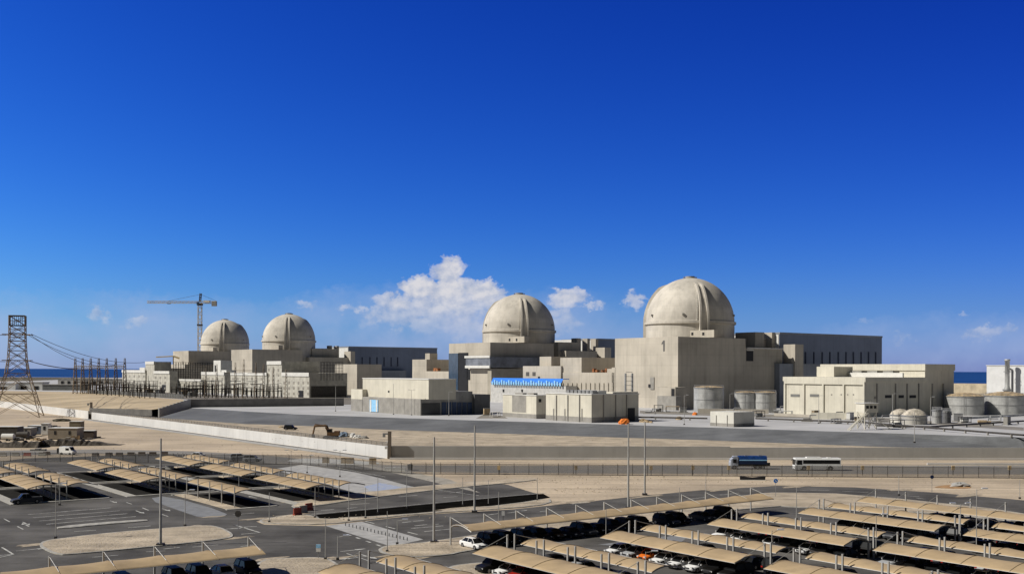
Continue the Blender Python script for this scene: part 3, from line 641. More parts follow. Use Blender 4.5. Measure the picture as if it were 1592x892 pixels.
for (nm,(px0,px1,y)) in (('roof_unit',(607,629,581)),):
    pass
# cream pilastered building
fc = Frame(920, G(920,656.8,GRADE).y)
t = bthing('switchgear_building', 'cream building divided by thin pilasters with grey base, orange heap by its right corner', 'building', fc)
zt = fc.z(613.5,0,0); yl = fc.ly(849,0); xr = fc.lx(993,0)
MB().box(0,xr,0,yl,GRADE+1.9,zt).build('wall', cream, t); MB().box(-.05,xr+.05,-.05,yl+.05,GRADE,GRADE+1.895).build('plinth', greyb, t)
MB().box(-.25,xr+.2,-.25,yl+.2,zt,zt+.35).build('roof_edge', whiteP, t)
for p in (865.5,883.3,901.5): lit_panel(t,'downpipe',greyb,fc,0,p-.45,p+.45,614,656,.35)
for p in (861,878.5,905): lit_panel(t,'service_box',greyb,fc,0,p-.5,p+.6,635,653,.2)
for p in (938,957,974): shade_panel(t,'downpipe',greyb,fc,0,p-.4,p+.4,613,655,.35)
shade_panel(t,'shutter_door',darkM,fc,0,976,987,634,655,.12)
MB().box(xr*.45,xr,.0+yl*.0+.3,6,zt,fc.z(609,xr*.6,0)).build('raised_end', cream, t)
MB().box(5,9,2,yl*.6,zt+.35,fc.z(607,5,0)).build('roof_unit', whiteP, t)
cv = MB()
for i in range(7): cv.box(2+.2,4.6,2+i*2.2,3.6+i*2.2,zt+.35,zt+1.5)
cv.build('cooling_units', steel, t)
sc = MB()
for (px) in (972.5,983): 
    x = fc.lx(px,10); sc.box(x-.25,x+.25,9.7,10.3,zt,fc.z(580,x,10))
x0 = fc.lx(973,10); x1 = fc.lx(983,10)
for k in range(5): sc.box(x0,x1,9.9,10.1,zt+1.4+k*1.7,zt+1.55+k*1.7)
sc.build('twin_stack', steel, t)
fd = Frame(834, G(834,650.6,GRADE).y)
t = bthing('switchgear_annex', 'small cream annex with one square dark vent, left of the pilastered building', 'building', fd)
yl = fd.ly(782,0); xr = fd.lx(846,0); zt = fd.z(615,0,0)
MB().box(0,xr+2,0,yl,GRADE+1.7,zt).build('wall', cream, t); MB().box(-.05,xr+2.05,-.05,yl+.05,GRADE,GRADE+1.695).build('plinth', greyb, t)
lit_panel(t,'grey_bay',greyb,fd,0,796.5,818,615,641,.05); shade_panel(t,'vent',darkM,fd,0,837.5,841.5,620,625,.12)
MB().box(-.2,xr+2.2,-.2,yl+.2,zt,zt+.3).build('roof_edge', whiteP, t)
MB().box(1,3,3,7,zt+.3,zt+1).box(1,3,10,15,zt+.3,zt+.9).build('roof_unit', greyb, t)
# small white box
fe = Frame(1141, G(1141,663.5,GRADE).y)
t = bthing('pump_house', 'small windowless white block alone near the platform edge', 'building', fe)
yl = fe.ly(1104.5,0); xr = fe.lx(1173,0); zt = fe.z(640.5,0,0)
MB().box(0,xr,0,yl,GRADE+1.1,zt).build('wall', mat('pump_white',(.60,.585,.53),.8,var=.06), t); MB().box(-.03,xr+.03,-.03,yl+.03,GRADE,GRADE+1.095).build('plinth', greyb, t)
for p in (1114,1131): lit_panel(t,'downpipe',greyb,fe,0,p-.35,p+.35,645,662,.2)
hr = MB()
for i in range(7):
    hr.tube((.2+i*xr/6.2,.2,zt),(.2+i*xr/6.2,.2,zt+1),.04,4)
hr.tube((.2,.2,zt+1),(xr-.2,.2,zt+1),.04,4).tube((.2,.2,zt+1),(.2,yl-.2,zt+1),.04,4); hr.build('roof_railing', steel, t)
# big cream building right
ff = Frame(1345, G(1345,648,GRADE).y)
t = bthing('cream_plant_building', 'large two-tier cream building with framed bays on the right of the platform', 'building', ff)
yl = ff.ly(1219,0); x2 = ff.lx(1438,0); xr = ff.lx(1483,0); zt = ff.z(587.5,0,0)
MB().box(0,xr,0,yl,GRADE,zt).build('lower_wall', cream, t)
MB().box(-.5,xr*.67,-.5,yl+.3,zt-1.6,zt+.3).build('parapet', cream, t)
for p in (1221,1250.5,1280.5,1312.5,1344): lit_panel(t,'pilaster',cream,ff,0,p-1.2,p+1.2,597,648,.6)
lit_panel(t,'bay_head',cream,ff,0,1220,1345,589,598,.58)
for (p,w) in ((1236.5,7),(1266.5,7)): lit_panel(t,'louvre_window',mat('louvre_dim',(.20,.20,.19),.6),ff,0,p-w,p+w,612.5,616.5,.15)
for p in (1293,1308,1318,1327): lit_panel(t,'small_vent',greyb,ff,0,p-.8,p+.8,612,614,.15)
for p in (1363,1392,1410,1428,1449,1466): shade_panel(t,'downpipe',greyb,ff,0,p-.6,p+.6,596,645,.4)
for (p,w) in ((1381,5),(1401,4),(1419,5)): shade_panel(t,'louvre_window',darkM,ff,0,p-w,p+w,614,618.5)
shade_panel(t,'small_vent',greyb,ff,0,1359,1364,616,620)
zu = ff.z(566.5, x2, 0)
yl2 = ff.ly(1277, x2)
MB().box(x2,xr+.02,-.02,yl2,zt,zu).build('upper_wall', cream, t); MB().box(x2-.5,xr+.4,-.4,yl2+.3,zu-2.6,zu+.25).build('upper_parapet', cream, t)
for p in (1386,): lit_panel(t,'louvre_window',greyb,ff,x2,p-4,p+4,576,583,.15)
MB().box(x2-14,x2-13,2,yl*.7,zt,zt+2.2).build('roof_screen', whiteP, t)
for i in range(4):
    q = 8+i*8; MB().box(x2-12,x2-7,q,q+5,zt,zt+3).build('roof_unit', mat('unit_grey',(.4,.39,.36),.7), t)
MB().box(x2-24,x2-10,yl2*.55,yl2*.72,zt,zu-1).build('roof_block', cream, t)
# white building with stack far right
fw = Frame(1700, 520)
fw = Frame(0,0,P=PY(1534,600)-a*0)
t = bthing('boiler_building', 'plain white block at the right edge with a steel stack before it', 'building', fw)
x1 = 60; zt = fw.z(568.5,0,0)
Pn = Vector((.35,-1,0)).normalized()
MB().box(0,40,-90,0,GRADE,zt).build('wall', mat('flat_white',(.62,.62,.62),.8,var=.05), t)
MB().box(-.3,40.3,-90.3,.3,zt,zt+.4).build('roof_edge', whiteP, t)
sy = fw.ly(1566,-6); zs = fw.z(561,-6,sy)
t2 = thing('exhaust_stack', 'slim steel exhaust stack standing before the plain white block', 'chimney', tuple(fw.at(-6,sy)), PHI)
MB().lathe([(1.9,GRADE),(1.9,GRADE+9),(1.25,GRADE+11),(1.25,zs),(1.5,zs),(1.5,zs+1),(.3,zs+1)],20).build('stack', tankM, t2)
MB().lathe([(.6,GRADE),(.6,zs-5)],12,cx=3.6,cy=-1).tube((3.6,-1,zs-5),(0,0,zs-3.5),.5).build('side_pipe', steel, t2)
MB().lathe([(2.4,GRADE+8.7),(2.4,GRADE+9.4)],20).lathe([(1.9,zs-6),(1.9,zs-5.6)],20).build('platform', steel, t2)
fz = Frame(0,0,P=PY(1486,640))
t = bthing('store_building', 'low sandy building seen between the cream building and the plain white block', 'building', fz)
MB().box(0,20,-38,8,GRADE,fz.z(596,0,0)).build('wall', mat('store_sand',(.5,.42,.3),.85,var=.15,scale=.2,rib=5), t); MB().box(2,6,-30,-20,fz.z(596,0,0),fz.z(592.5,0,0)).build('roof_block', tankR, t)
# ------------------------------------------------------------------ tanks
def tank(px, ybase, wpx, ytop, lab, dome=0, roofm=tankR, wallm=tankM, rail=True, Y=None):
    P = G(px, ybase, GRADE) if Y is None else PY(px, Y, GRADE); k = F/P.y; r = wpx/2/k; P = P+Vector((0,r,0)); h = zat(px, ytop, P.y)-GRADE
    t = thing('storage_tank', lab, 'tank', tuple(P), 0, 'storage tanks on the plant ground')
    MB().lathe([(r,0),(r,h)],48).build('shell', wallm, t)
    MB().lathe([(r+.05,h-.01),(r*.8,h+dome*.5),(r*.4,h+dome*.88),(.01,h+dome)],48).build('roof', roofm, t)
    MB().lathe([(r,h*.5),(r+.12,h*.5),(r+.12,h*.5+.25),(r,h*.5+.25)],48,smooth=False).lathe([(r,h-.4),(r+.18,h-.4),(r+.18,h+.05),(r,h+.05)],48,smooth=False).build('stiffener', steel, t)
    if rail:
        mb = MB(); n = 28
        for i in range(n):
            A = Vector((math.cos(2*math.pi*i/n)*r*.97, math.sin(2*math.pi*i/n)*r*.97, h)); B = Vector((math.cos(2*math.pi*(i+1)/n)*r*.97, math.sin(2*math.pi*(i+1)/n)*r*.97, h))
            mb.tube(A,A+Vector((0,0,1.1)),.05,4); mb.tube(A+Vector((0,0,1.1)),B+Vector((0,0,1.1)),.05,4)
        mb.build('roof_railing', steel, t)
    mb = MB(); az = -2.0
    e = Vector((math.cos(az),math.sin(az),0)); n_ = Vector((-e.y,e.x,0))
    for sg in (-.3,.3): mb.tube(e*(r+.35)+n_*sg, e*(r+.35)+n_*sg+Vector((0,0,h+1)), .05, 4)
    for j in range(int(h/.6)): mb.tube(e*(r+.35)-n_*.3+Vector((0,0,.4+j*.6)), e*(r+.35)+n_*.3+Vector((0,0,.4+j*.6)), .04, 4)
    mb.build('ladder', steel, t)
    return t
tank(1106.5,641,47,602,'upright grey tank with sandy roof before the nearest reactor block',.8)
tank(1164,641,36,610,'low grey tank, second from the left on the right platform',.7)
tank(1194,641.5,34,610,'low grey tank with rusty rim beside the cream two-tier building',.7)
tank(1406,657,32,644,'pale tank with dirty dome roof, left of a pair before the cream building',2.2,mat('dirty_dome',(.50,.45,.37),.8,var=.25,scale=.7),mat('tank_cream',(.55,.53,.48),.8,var=.12),False)
tank(1429,660,38,645,'squat grey-walled tank with pale dome, right of a pair before the cream building',2.4,mat('dirty_dome',(.5,.45,.37),.8),mat('beige_tank',(.42,.40,.36),.7,var=.1,course=2),False)
tank(1460,658,15,637,'narrow steel tank among pipes at the cream building corner',.6,steel)
tank(1474,657,15,639,'narrow dark steel tank beside the narrow bright one',.6,steel,mat('dark_tank',(.18,.18,.19),.5,metal=.3))
tank(1512,645.5,57,615.5,'wide grey tank with sand-coloured roof near the right edge',1.6)
tank(1578,645.5,62,614.5,'wide grey tank cut by the right edge of the view',1.8)
for i,(px,yb,ln) in enumerate(((1237,641,6),(1253,640,7))):
    P = G(px,yb,GRADE); t = thing('horizontal_vessel', ['small rusty horizontal vessel left of the silver one','silver horizontal vessel on saddles before the cream building'][i], 'tank', tuple(P), 0)
    mb = MB().tube((-ln/2,0,1.9),(ln/2,0,1.9),1.3,16); mb.tube((ln/2,0,1.9),(ln/2+.7,0,1.9),1.3,16,.4); mb.tube((-ln/2-.7,0,1.9),(-ln/2,0,1.9),.4,16,1.3); mb.build('vessel', [tankR,tankM][i], t)
    MB().box(-ln/3-.3,-ln/3+.3,-1,1,0,1).box(ln/3-.3,ln/3+.3,-1,1,0,1).build('saddle', greyb, t)
# bund walls, pipe racks
def wallrun(name, lab, cat, p0, p1, h, th, m, z=GRADE, base='px'):
    A = G(*p0,z); B = G(*p1,z); d = B-A; L = d.length; rz = math.atan2(d.y,d.x)
    o = MB().box(0,L,-th/2,th/2,0,h).build(name, m); o.location = A; o.rotation_euler = (0,0,rz); return tag(o, lab, cat)
wallrun('bund_wall','low pale bund wall before the two low grey tanks','wall',(1085,642),(1195,643),2.0,.5,conc2)
wallrun('bund_wall','low cream bund wall below the framed bays','wall',(1261,651),(1325,652),2.6,.6,cream)
wallrun('bund_wall','low white bund wall left of the silver vessel','wall',(1204,646),(1262,648.5),1.1,.5,conc2)
wallrun('bund_wall','long low white bund wall beneath the wide tanks','wall',(1485,652),(1592,646),.9,.5,whiteP)
def pipeline(lab, pts, r=.35, z=GRADE, m=steel):
    P = [G(x,y,z+.9) for x,y in pts]; t = thing('pipeline', lab, 'pipeline', (P[0].x,P[0].y,z)); o = Vector((P[0].x,P[0].y,z))
    mb = MB(); sps = []
    for A,B in zip(P[:-1],P[1:]):
        A = A-o; B = B-o; mb.tube(A,B,r,8); n = max(1,int((B-A).length/9))
        for i in range(n): q = A.lerp(B,(i+.5)/n); MB().box(q.x-.25,q.x+.25,q.y-.3,q.y+.3,0,.9).build('support', greyb, t)
    mb.build('pipe', m, t)
pipeline('grey pipe run along the platform behind the observation tower', [(1175,650),(1340,656),(1592,676)], .3, m=darkS)
pipeline('grey pipe run rising toward the wide tanks on the right', [(1360,661),(1447,663),(1592,654)], .3, m=darkS)
pipeline('thin dark pipe run between pilastered building and white block', [(993,648),(1100,650)], .3, m=darkS)
struct(MB().poly([(p.x,p.y) for p in px_poly([(995,638),(1105,642),(1340,647),(1592,664),(1592,669),(1340,652),(1105,646),(995,642)], GRADE)], GRADE+.012).build('platform_road', asph2))
struct(MB().poly([(p.x,p.y) for p in px_poly([(760,644),(782,646),(790,650),(740,650),(760,640)], GRADE)], GRADE+.016).build('platform_patch', asph2))
# clutter heaps
def lump(name, lab, cat, P, r, h, m, n=14, seed=1, sx=1):
    rnd = random.Random(seed); mb = MB(); vs = []; rings = 5
    for j in range(rings):
        f = j/(rings-1); rr = r*math.cos(f*1.5)**.7 if f < 1 else .02
        for i in range(n):
            t = 2*math.pi*i/n; q = rr*(1+rnd.uniform(-.22,.22)); vs.append((q*math.cos(t)*sx, q*math.sin(t), h*math.sin(f*1.5)*(1+rnd.uniform(-.1,.1))))
    fs = [(j*n+i,j*n+(i+1)%n,(j+1)*n+(i+1)%n,(j+1)*n+i) for j in range(rings-1) for i in range(n)]
    mb.add(vs, fs); o = mb.build(name, m); o.location = P; return tag(o, lab, cat)
lump('tarpaulin_heap','bright orange covered heap at the corner of the pilastered building','heap',G(971,659,GRADE),2.0,2.0,orng,sx=1.0)
lump('tarpaulin_heap','small orange heap on the road before the nearest reactor block','heap',G(1080.5,645,GRADE),1.0,1.3,orng,seed=3)
for i,(px,py,r) in enumerate(((1000,656,1.4),(1006,656.5,1),(1056,652,1.4),(1012,657,.8))): lump('rubble_heap',['brown rubble heap just right of the orange heap','small brown rubble heap next to the larger brown one','tan rubble heap near the dark pipe run','smallest brown rubble heap beside the orange one'][i],'rubble',G(px,py,GRADE),r,.9*r,tankR,seed=i+5)
lump('sand_heap','white sand heap on a reddish patch beyond the curved road','heap',G(1493,755.5,0),1.3,.9,paver,seed=11,sx=1.6)
struct(MB().poly([(p.x,p.y) for p in px_poly([(1452,756),(1480,752.5),(1508,755),(1512,758.5),(1490,759.5),(1456,758)],0,2)], .02).build('red_sand_patch', mat('red_sand',(.42,.25,.12),.95,var=.2,scale=.6)))
rnd = random.Random(21)
yard = [(1209,642),(1222,644),(1268,647),(1283,648),(1296,649),(1308,650),(1322,652),(1334,655),(1366,655),(1376,656),(1490,655),(1500,657),(1530,660),(1548,655),(1566,660),(1180,648),(1136,644),(1046,640),(1062,641),(1024,640),(1010,643),(770,648),(757,645),(1395,664),(1255,655),(1300,658)]
kinds_ = ['pump','skid','cabinet','pipe loop']
for i,(px,py) in enumerate(yard):
    P = G(px,py,GRADE); kd = kinds_[(i*7)%4]; mt = [steel,tankR,greyb,whiteP,tankM][(i*3)%5]; cn = ['grey','rusty','brown-grey','white','silver'][(i*3)%5]
    t = thing('yard_equipment','%s %s on the plant yard, %s item counting from the left' % (cn,kd,ordn(sorted(q[0] for q in yard).index(px))),'equipment',tuple(P),rnd.uniform(-.5,.9),'small equipment on the plant yard')
    h = rnd.uniform(1.2,2.6); w = rnd.uniform(1.5,3.2)
    MB().box(-w,w,-1,1,0,.3).build('base', greyb, t)
    if kd == 'cabinet': MB().box(-w*.7,w*.7,-.7,.7,.3,h+.5).build('cabinet', mt, t); MB().box(-w*.75,w*.75,-.8,.8,h+.5,h+.65).build('lid', steel, t)
    elif kd == 'pump': MB().tube((-w*.7,0,1.1),(w*.3,0,1.1),.6,12).tube((w*.3,0,1.1),(w*.8,0,1.1),.35,10).build('motor', mt, t); MB().tube((w*.5,0,1.1),(w*.5,0,h+1),.2,8).tube((w*.5,0,h+1),(w*1.6,0,h+1),.2,8).build('pipe', steel, t)
    elif kd == 'skid':
        mb = MB()
        for x in (-w*.9,w*.9):
            for y in (-.9,.9): mb.box(x-.08,x+.08,y-.08,y+.08,.3,h+.4)
        mb.box(-w,w,-.95,.95,h+.4,h+.55).build('frame', darkS, t); MB().tube((-w*.6,0,1.0),(w*.6,0,1.0),.65,12).build('vessel', mt, t)
    else:
        mb = MB()
        for q in (-.6,.6): mb.tube((-w,q,.3),(-w,q,h),.16,8).tube((-w,q,h),(w,q,h),.16,8).tube((w,q,h),(w,q,.3),.16,8)
        mb.build('pipes', mt, t)
for i,(px,w_) in enumerate(((1288,7),(1312,7))):
    P = G(px,644,GRADE); t = thing('air_receiver',['left silver receiver with looping pipes before the framed bays','right silver receiver with looping pipes before the framed bays'][i],'vessel',tuple(P),.2)
    MB().tube((-3,0,3),(3,0,3),1.0,14).build('vessel', tankM, t); mb = MB()
    for x in (-2.4,0,2.4): mb.tube((x,0,3.8),(x,0,4.8),.18,6)
    mb.tube((-2.4,0,4.8),(3.8,0,4.8),.2,8).tube((3.8,0,4.8),(4.6,0,.2),.2,8).tube((-3.6,0,.2),(-2.4,0,4.4),.2,8); mb.build('pipes', steel, t)
    MB().box(-2.2,-1.8,-.8,.8,0,2.2).build('saddle', greyb, t); MB().box(1.8,2.2,-.8,.8,0,2.2).build('saddle', greyb, t)
# observation tower
P = G(1348,667,GRADE); t = thing('observation_tower', 'wooden-looking cream lookout cabin on braced legs with stairs, near the platform edge', 'lookout tower', tuple(P), .25)
w = 2.1; hb = 5.6
for x in (-w,w):
    for y in (-w,w): MB().box(x-.13,x+.13,y-.13,y+.13,0,hb).build('leg', cream, t)
MB().box(-2.5,2.5,-2.5,2.5,hb,hb+2.9).build('cabin', cream, t); MB().box(-2.8,2.8,-2.8,2.8,hb+2.9,hb+3.1).build('roof', whiteP, t)
for x in (-1.4,0,1.4): MB().box(x-.45,x+.45,-2.6,-2.4,hb+1.3,hb+2.2).build('window', darkM, t)
for x in (-1.2,1.2): MB().box(2.4,2.6,x-.5,x+.5,hb+1.3,hb+2.2).build('window', darkM, t)
mb = MB()
for (x0,x1) in ((-w,w),(w,-w)):
    for y in (-w,w): mb.bar((x0,y,.2),(x1,y,hb-.2),.12)
    for y in (-w,w): mb.bar((y,x0,.2),(y,x1,hb-.2),.12)
mb.build('bracing', cream, t)
mb = MB().bar((-9,-3,0),(-2.2,-3,hb),.22).bar((-9,-4.2,0),(-2.2,-4.2,hb),.22).bar((-9,-4.2,1.1),(-2.2,-4.2,hb+1.1),.08)
for i in range(16): q = i/16; mb.box(-9+6.8*q,-8.6+6.8*q,-4.2,-3,hb*q,hb*q+.06)
mb.bar((4,-3,0),(8,-3,0),.15).bar((2,-3.2,3),(7,-3.2,0),.2); mb.build('stairs', cream, t)
mb = MB()
for i in range(7): mb.tube((-2.7+i*.9,-2.7,hb+3.1),(-2.7+i*.9,-2.7,hb+4.1),.04,4)
mb.tube((-2.7,-2.7,hb+4.1),(2.7,-2.7,hb+4.1),.04,4).tube((-2.7,-2.7,hb+4.1),(-2.7,2.7,hb+4.1),.04,4); mb.build('roof_railing', steel, t)
# ------------------------------------------------------------------ perimeter walls
def panelwall(name, lab, P0, d, L, h, m, pitch=6.0, th=.35, z0=0, step=.0, seed=2):
    rz = math.atan2(d.y,d.x); t = thing(name, lab, 'wall', (P0.x,P0.y,z0), rz); n = int(L/pitch); rnd = random.Random(seed); mb = MB(); pb = MB()
    hh = h
    for i in range(n):
        if step and i % 4 == 0: hh = h+rnd.uniform(-step,step)
        mb.box(i*pitch+.03,(i+1)*pitch-.03,-th/2,th/2,0,hh); pb.box(i*pitch-.06,i*pitch+.06,-th/2+.03,th/2-.03,0,hh-.05)
    mb.build('panels', m, t); pb.build('joint_posts', m, t); return t
rg = Vector((1,.031,0)).normalized()
panelwall('perimeter_wall','long grey precast wall running across the right half below the embankment', WC, rg, 480, 3.35, gwall, 12, step=.15)
tw = panelwall('perimeter_wall','sunlit white precast wall running diagonally from the camera post to the far left', WC, a, 286, 3.4, wwall, 6)
fc_ = MB()
for i in range(96): fc_.tube((i*2.98,0,3.4),(i*2.98,0,4.5),.05,4)
fc_.tube((0,0,4.5),(286,0,4.5),.04,4).tube((0,0,4.0),(286,0,4.0),.03,4); fc_.build('top_fence', darkS, tw)
MB().box(0,286,-.04,.04,3.4,4.45).build('fence_mesh', mesh_f, tw)
panelwall('perimeter_wall','far white wall stretch continuing beneath the lattice pylon', WE+s*(-.5), a, 290, 3.9, wwall, 8)
struct(MB().add([tuple(WC-s*1.6)[:2]+(.03,),tuple(WC-s*.6)[:2]+(.03,),tuple(WE-s*.6)[:2]+(.03,),tuple(WE-s*1.6)[:2]+(.03,)],[(0,1,2,3)]) or MB().build('x',conc)) if False else None
mb = MB(); q = [WC-s*2.2,WC-s*.5,WE-s*.5,WE-s*2.2]; mb.poly([(p.x,p.y) for p in q],.03); struct(mb.build('wall_drain', mat('drain_dark',(.12,.12,.12),.9)))
mb = MB(); q = [WC-s*6.5,WC-s*2.3,WE-s*2.3,WE-s*5]; mb.poly([(p.x,p.y) for p in q],.034); struct(mb.build('wall_footpath', paver))
# kerb and guard line at foot of the grey wall
mb = MB().box(WC.x+1,330,-.25,.25,0,.55); o = mb.build('guard_rail', wwall); o.location = (0,WC.y-4-.031*WC.x,0); o.rotation_euler = (0,0,.031); tag(o,'long white concrete guard kerb along the far side of the perimeter road','guard rail')
o = MB().box(110,330,-.2,.2,0,.5).build('guard_rail', wwall); o.location = (0,WC.y-14.5,0); tag(o,'second white guard kerb at the right end of the perimeter road','guard rail')
# shaded perimeter wall on the plant side
A = G(296,633,GRADE); dd = (G(548,630.2,GRADE)-A).normalized(); LL = (G(548,630.2,GRADE)-A).length
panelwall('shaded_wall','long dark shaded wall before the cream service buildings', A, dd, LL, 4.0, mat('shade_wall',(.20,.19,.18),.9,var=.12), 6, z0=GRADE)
B0 = G(247,646,2.6); st = thing('stepped_wall','dark stepped wall climbing to the long shaded wall','wall',(B0.x,B0.y,2.6)); mb = MB(); n = 9; v = A-B0
for i in range(n):
    P = v*(i/n); Q = v*((i+1)/n); h = 3.2+(GRADE-2.6+.9)*(i+1)/n
    d = (Q-P); d.z = 0; e = Vector((-d.y,d.x,0)).normalized()*.3
    mb.prism([(P-e).xy[:]+(0,),(Q-e).xy[:]+(0,),(Q+e).xy[:]+(0,),(P+e).xy[:]+(0,)],-1,h)
mb.build('steps', gwall, st)
d2 = (B0-WE); L2 = Vector((d2.x,d2.y,0)).length
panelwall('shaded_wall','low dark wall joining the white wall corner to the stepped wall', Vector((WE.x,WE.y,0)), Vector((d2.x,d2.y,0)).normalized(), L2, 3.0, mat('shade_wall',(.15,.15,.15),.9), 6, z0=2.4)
# camera posts at the wall corners
for (P,h,lab) in ((WC-s*.2+Vector((.8,-.6,0)),7.6,'brown steel camera mast at the corner of the white and grey walls'),(WE+s*.8,8.2,'slim camera mast at the far corner of the white wall')):
    t = thing('camera_mast', lab, 'mast', (P.x,P.y,0)); MB().box(-.45,.45,-.45,.45,0,h).build('post', mat('mast_brown',(.16,.13,.10),.7), t)
    MB().box(-1.9,-.45,-.3,.3,h-.9,h-.5).box(-1.9,-1.2,-.35,.35,h-1.6,h-.9).build('camera_bracket', steel, t); MB().box(-1.3,-.5,-.3,.3,h-4.9,h-4.2).box(-.9,-.3,-.3,.3,h-3.2,h-2.8).build('control_box', whiteP, t)
# perimeter chain-link fence
def fence(lab, P0, P1, h, pitch, m=mesh_f, r=.06):
    d = P1-P0; L = d.length; t = thing('chain_link_fence', lab, 'fence', tuple(P0), math.atan2(d.y,d.x)); n = min(99,int(L/pitch))
    for i in range(n+1): MB().tube((i*L/n,0,0),(i*L/n,0,h),r,5).tube((i*L/n,0,h),(i*L/n,-.35,h+.35),r*.7,4).build('post', darkS, t)
    MB().box(0,L,-.012,.012,.08,h).build('mesh_panel', m, t); MB().tube((0,0,h),(L,0,h),.04,4).tube((0,0,.1),(L,0,.1),.06,4).build('rail', darkS, t)
fence('chain-link fence along the near side of the perimeter road', G(640,736.5), G(1760,744.5), 2.5, 3.45)
fence('chain-link fence running behind the left car park', G(-60,716), G(470,722), 2.4, 3.4)
fence('short chain-link fence joining the road fence to the left fence', G(470,722), G(640,736.5), 2.4, 3.2)
for i,px in enumerate((776,896,1013,1078,1134,1258,1342,1483,1571)):
    P = G(px,738)+Vector((0,.3,0)); t = thing('fence_lamp_box', 'small tan box on a stub post by the road fence, %s from left' % ordn(i), 'junction box', tuple(P), 0, 'tan boxes along the fence')
    MB().box(-.35,.35,-.2,.2,1.2,2.2).build('box', mat('tan_box',(.48,.36,.2),.8), t); MB().box(-.07,.07,-.07,.07,0,1.2).build('post', darkS, t)
# ------------------------------------------------------------------ lighting masts
def mast(px, yb, yt, lab, r=.16, heads=1, z=0, m=pole, grp='lighting masts', cat='light mast'):
    P = G(px, yb, z); h = zat(px, yt, P.y)-z; t = thing('light_mast' if h > 9 else 'lamp_post', lab, cat, tuple(P), 0, grp)
    MB().tube((0,0,0),(0,0,h),r,10,r*.6).build('pole', m, t); MB().box(-r*2.4,r*2.4,-r*2.4,r*2.4,0,.35).build('base', darkS, t)
    if heads:
        mb = MB(); hd = MB()
        for k in range(heads):
            sg = 1 if k == 0 else -1; mb.tube((0,0,h-.1),(sg*1.1,0,h+.1),r*.4,5); hd.box(sg*.7,sg*1.5,-.18,.18,h+.05,h+.2)
        mb.build('arm', m, t); hd.build('lamp_head', lampM, t)
for i,(px,yb,yt) in enumerate(((250.5,847.5,681),(675.5,843,679),(738.5,796,661),(977.5,790,658),(1003,769,655))):
    mast(px,yb,yt,'tall slender grey floodlight mast, %s from the left' % ordn(i), .2, 0)
lp = [(87.5,837,752,1),(93.5,785,737,0),(288.5,818,762,1),(419.5,812,765,0),(453,737,700,2),(529,741,700,2),(490.5,805,757,0),(507,870,806,0),(603,858,794,0),(618.5,846,808,1),(478,735,708,1),(543,810,752,0),(588,798,741,0),(633,790,731,0),(569,806,757,0),(526,870,833,1),(720,786,741,0),(760,785,746,0),(836,778,742,0),(1239,808,757,0),(1363,866,800,1),(1201,882,824,1),(1519,860,760,1),(1494,846,783,2),(1057,800,757,0),(776,820,764,0),(1098,798,740,0),(943,834,792,0),(372,760,738,0),(1005,884,857,1),(1586,775,745,0),(1398,770,739,0)]
for i,(px,yb,yt,hd) in enumerate(lp):
    mast(px,yb,yt,'thin %s lamp post %s, %s counting from the left' % (['bare','single-arm','double-arm'][hd], 'in the left car park' if px < 690 else 'around the right car park', ordn(sorted([q[0] for q in lp]).index(px))), .07, hd, grp='thin lamp posts', cat='lamp post')
for i,(px,yb,yt,hd) in enumerate(((522,639,600,0),(612,644,596,0),(640,645,606,2),(698,646,609,1),(1135,644,612,1),(1388,657,612,1),(1447,659,617,1),(1064,660,614,1),(1273,658,615,1),(1422,688,640,0))):
    mast(px,yb,yt,'plant yard lamp post, %s from the left on the pale platform' % ordn(i), .11, hd, GRADE, grp='plant yard lamp posts', cat='lamp post')
# signs
def sign(px, yb, yt, lab, rad, col, mark=None, face=-1):
    P = G(px,yb); h = zat(px,yt,P.y); t = thing('road_sign', lab, 'road sign', tuple(P), 0)
    MB().tube((0,0,0),(0,0,h),.045,6).build('post', steel, t)
    MB().tube((0,-.03,h-rad),(0,-.07,h-rad),rad,24,smooth=False).build('sign_face', col, t)
    if mark:
        MB().tube((0,-.02,h-rad),(0,-.068,h-rad),rad*1.08,24,smooth=False).build('sign_rim', whiteP, t)
        mb = MB(); c = h-rad
        mb.add([(-.38*rad,-.08,c+.42*rad),(-.18*rad,-.08,c+.5*rad),(.25*rad,-.08,c-.2*rad),(.05*rad,-.08,c-.3*rad)],[(0,1,2,3)])
        mb.add([(-.2*rad,-.08,c-.25*rad),(.5*rad,-.08,c+.05*rad),(.35*rad,-.08,c-.6*rad)],[(0,1,2)]); mb.build('arrow_mark', whiteP, t)
bs = mat('sign_blue',(.03,.17,.55),.4)
sign(1206.5,772,743.5,'round blue sign with a white arrow beyond the front canopy', .42, bs, True)
sign(1449.5,765,738,'dark blue round sign seen against the sand on the right', .38, mat('sign_navy',(.01,.025,.09),.4))
sign(371,822,793,'round dark sign back at the junction beside the grey plaza', .5, darkS)
P = G(496,868); t = thing('road_sign','small upright blue and white board on a post at the junction','road sign',tuple(P)); h = zat(496,845,P.y)
MB().tube((0,0,0),(0,0,h),.05,6).build('post', steel, t); MB().box(-.3,.3,-.09,-.04,h-1.0,h).build('sign_face', whiteP, t); MB().box(-.3,.3,-.1,-.091,h-.5,h-.02).build('blue_panel', blueL, t)
P = G(783,812); t = thing('road_sign','small white board on a post on the avenue behind the front canopy','road sign',tuple(P)); h = zat(783,794,P.y)
MB().tube((0,0,0),(0,0,h),.05,6).build('post', darkS, t); MB().box(-.25,.25,-.09,-.04,h-.7,h).build('sign_face', whiteP, t)
P = G(1171,746); t = thing('sand_barrier','long low black barrier lying on the sand below the tanker truck','barrier',tuple(P))
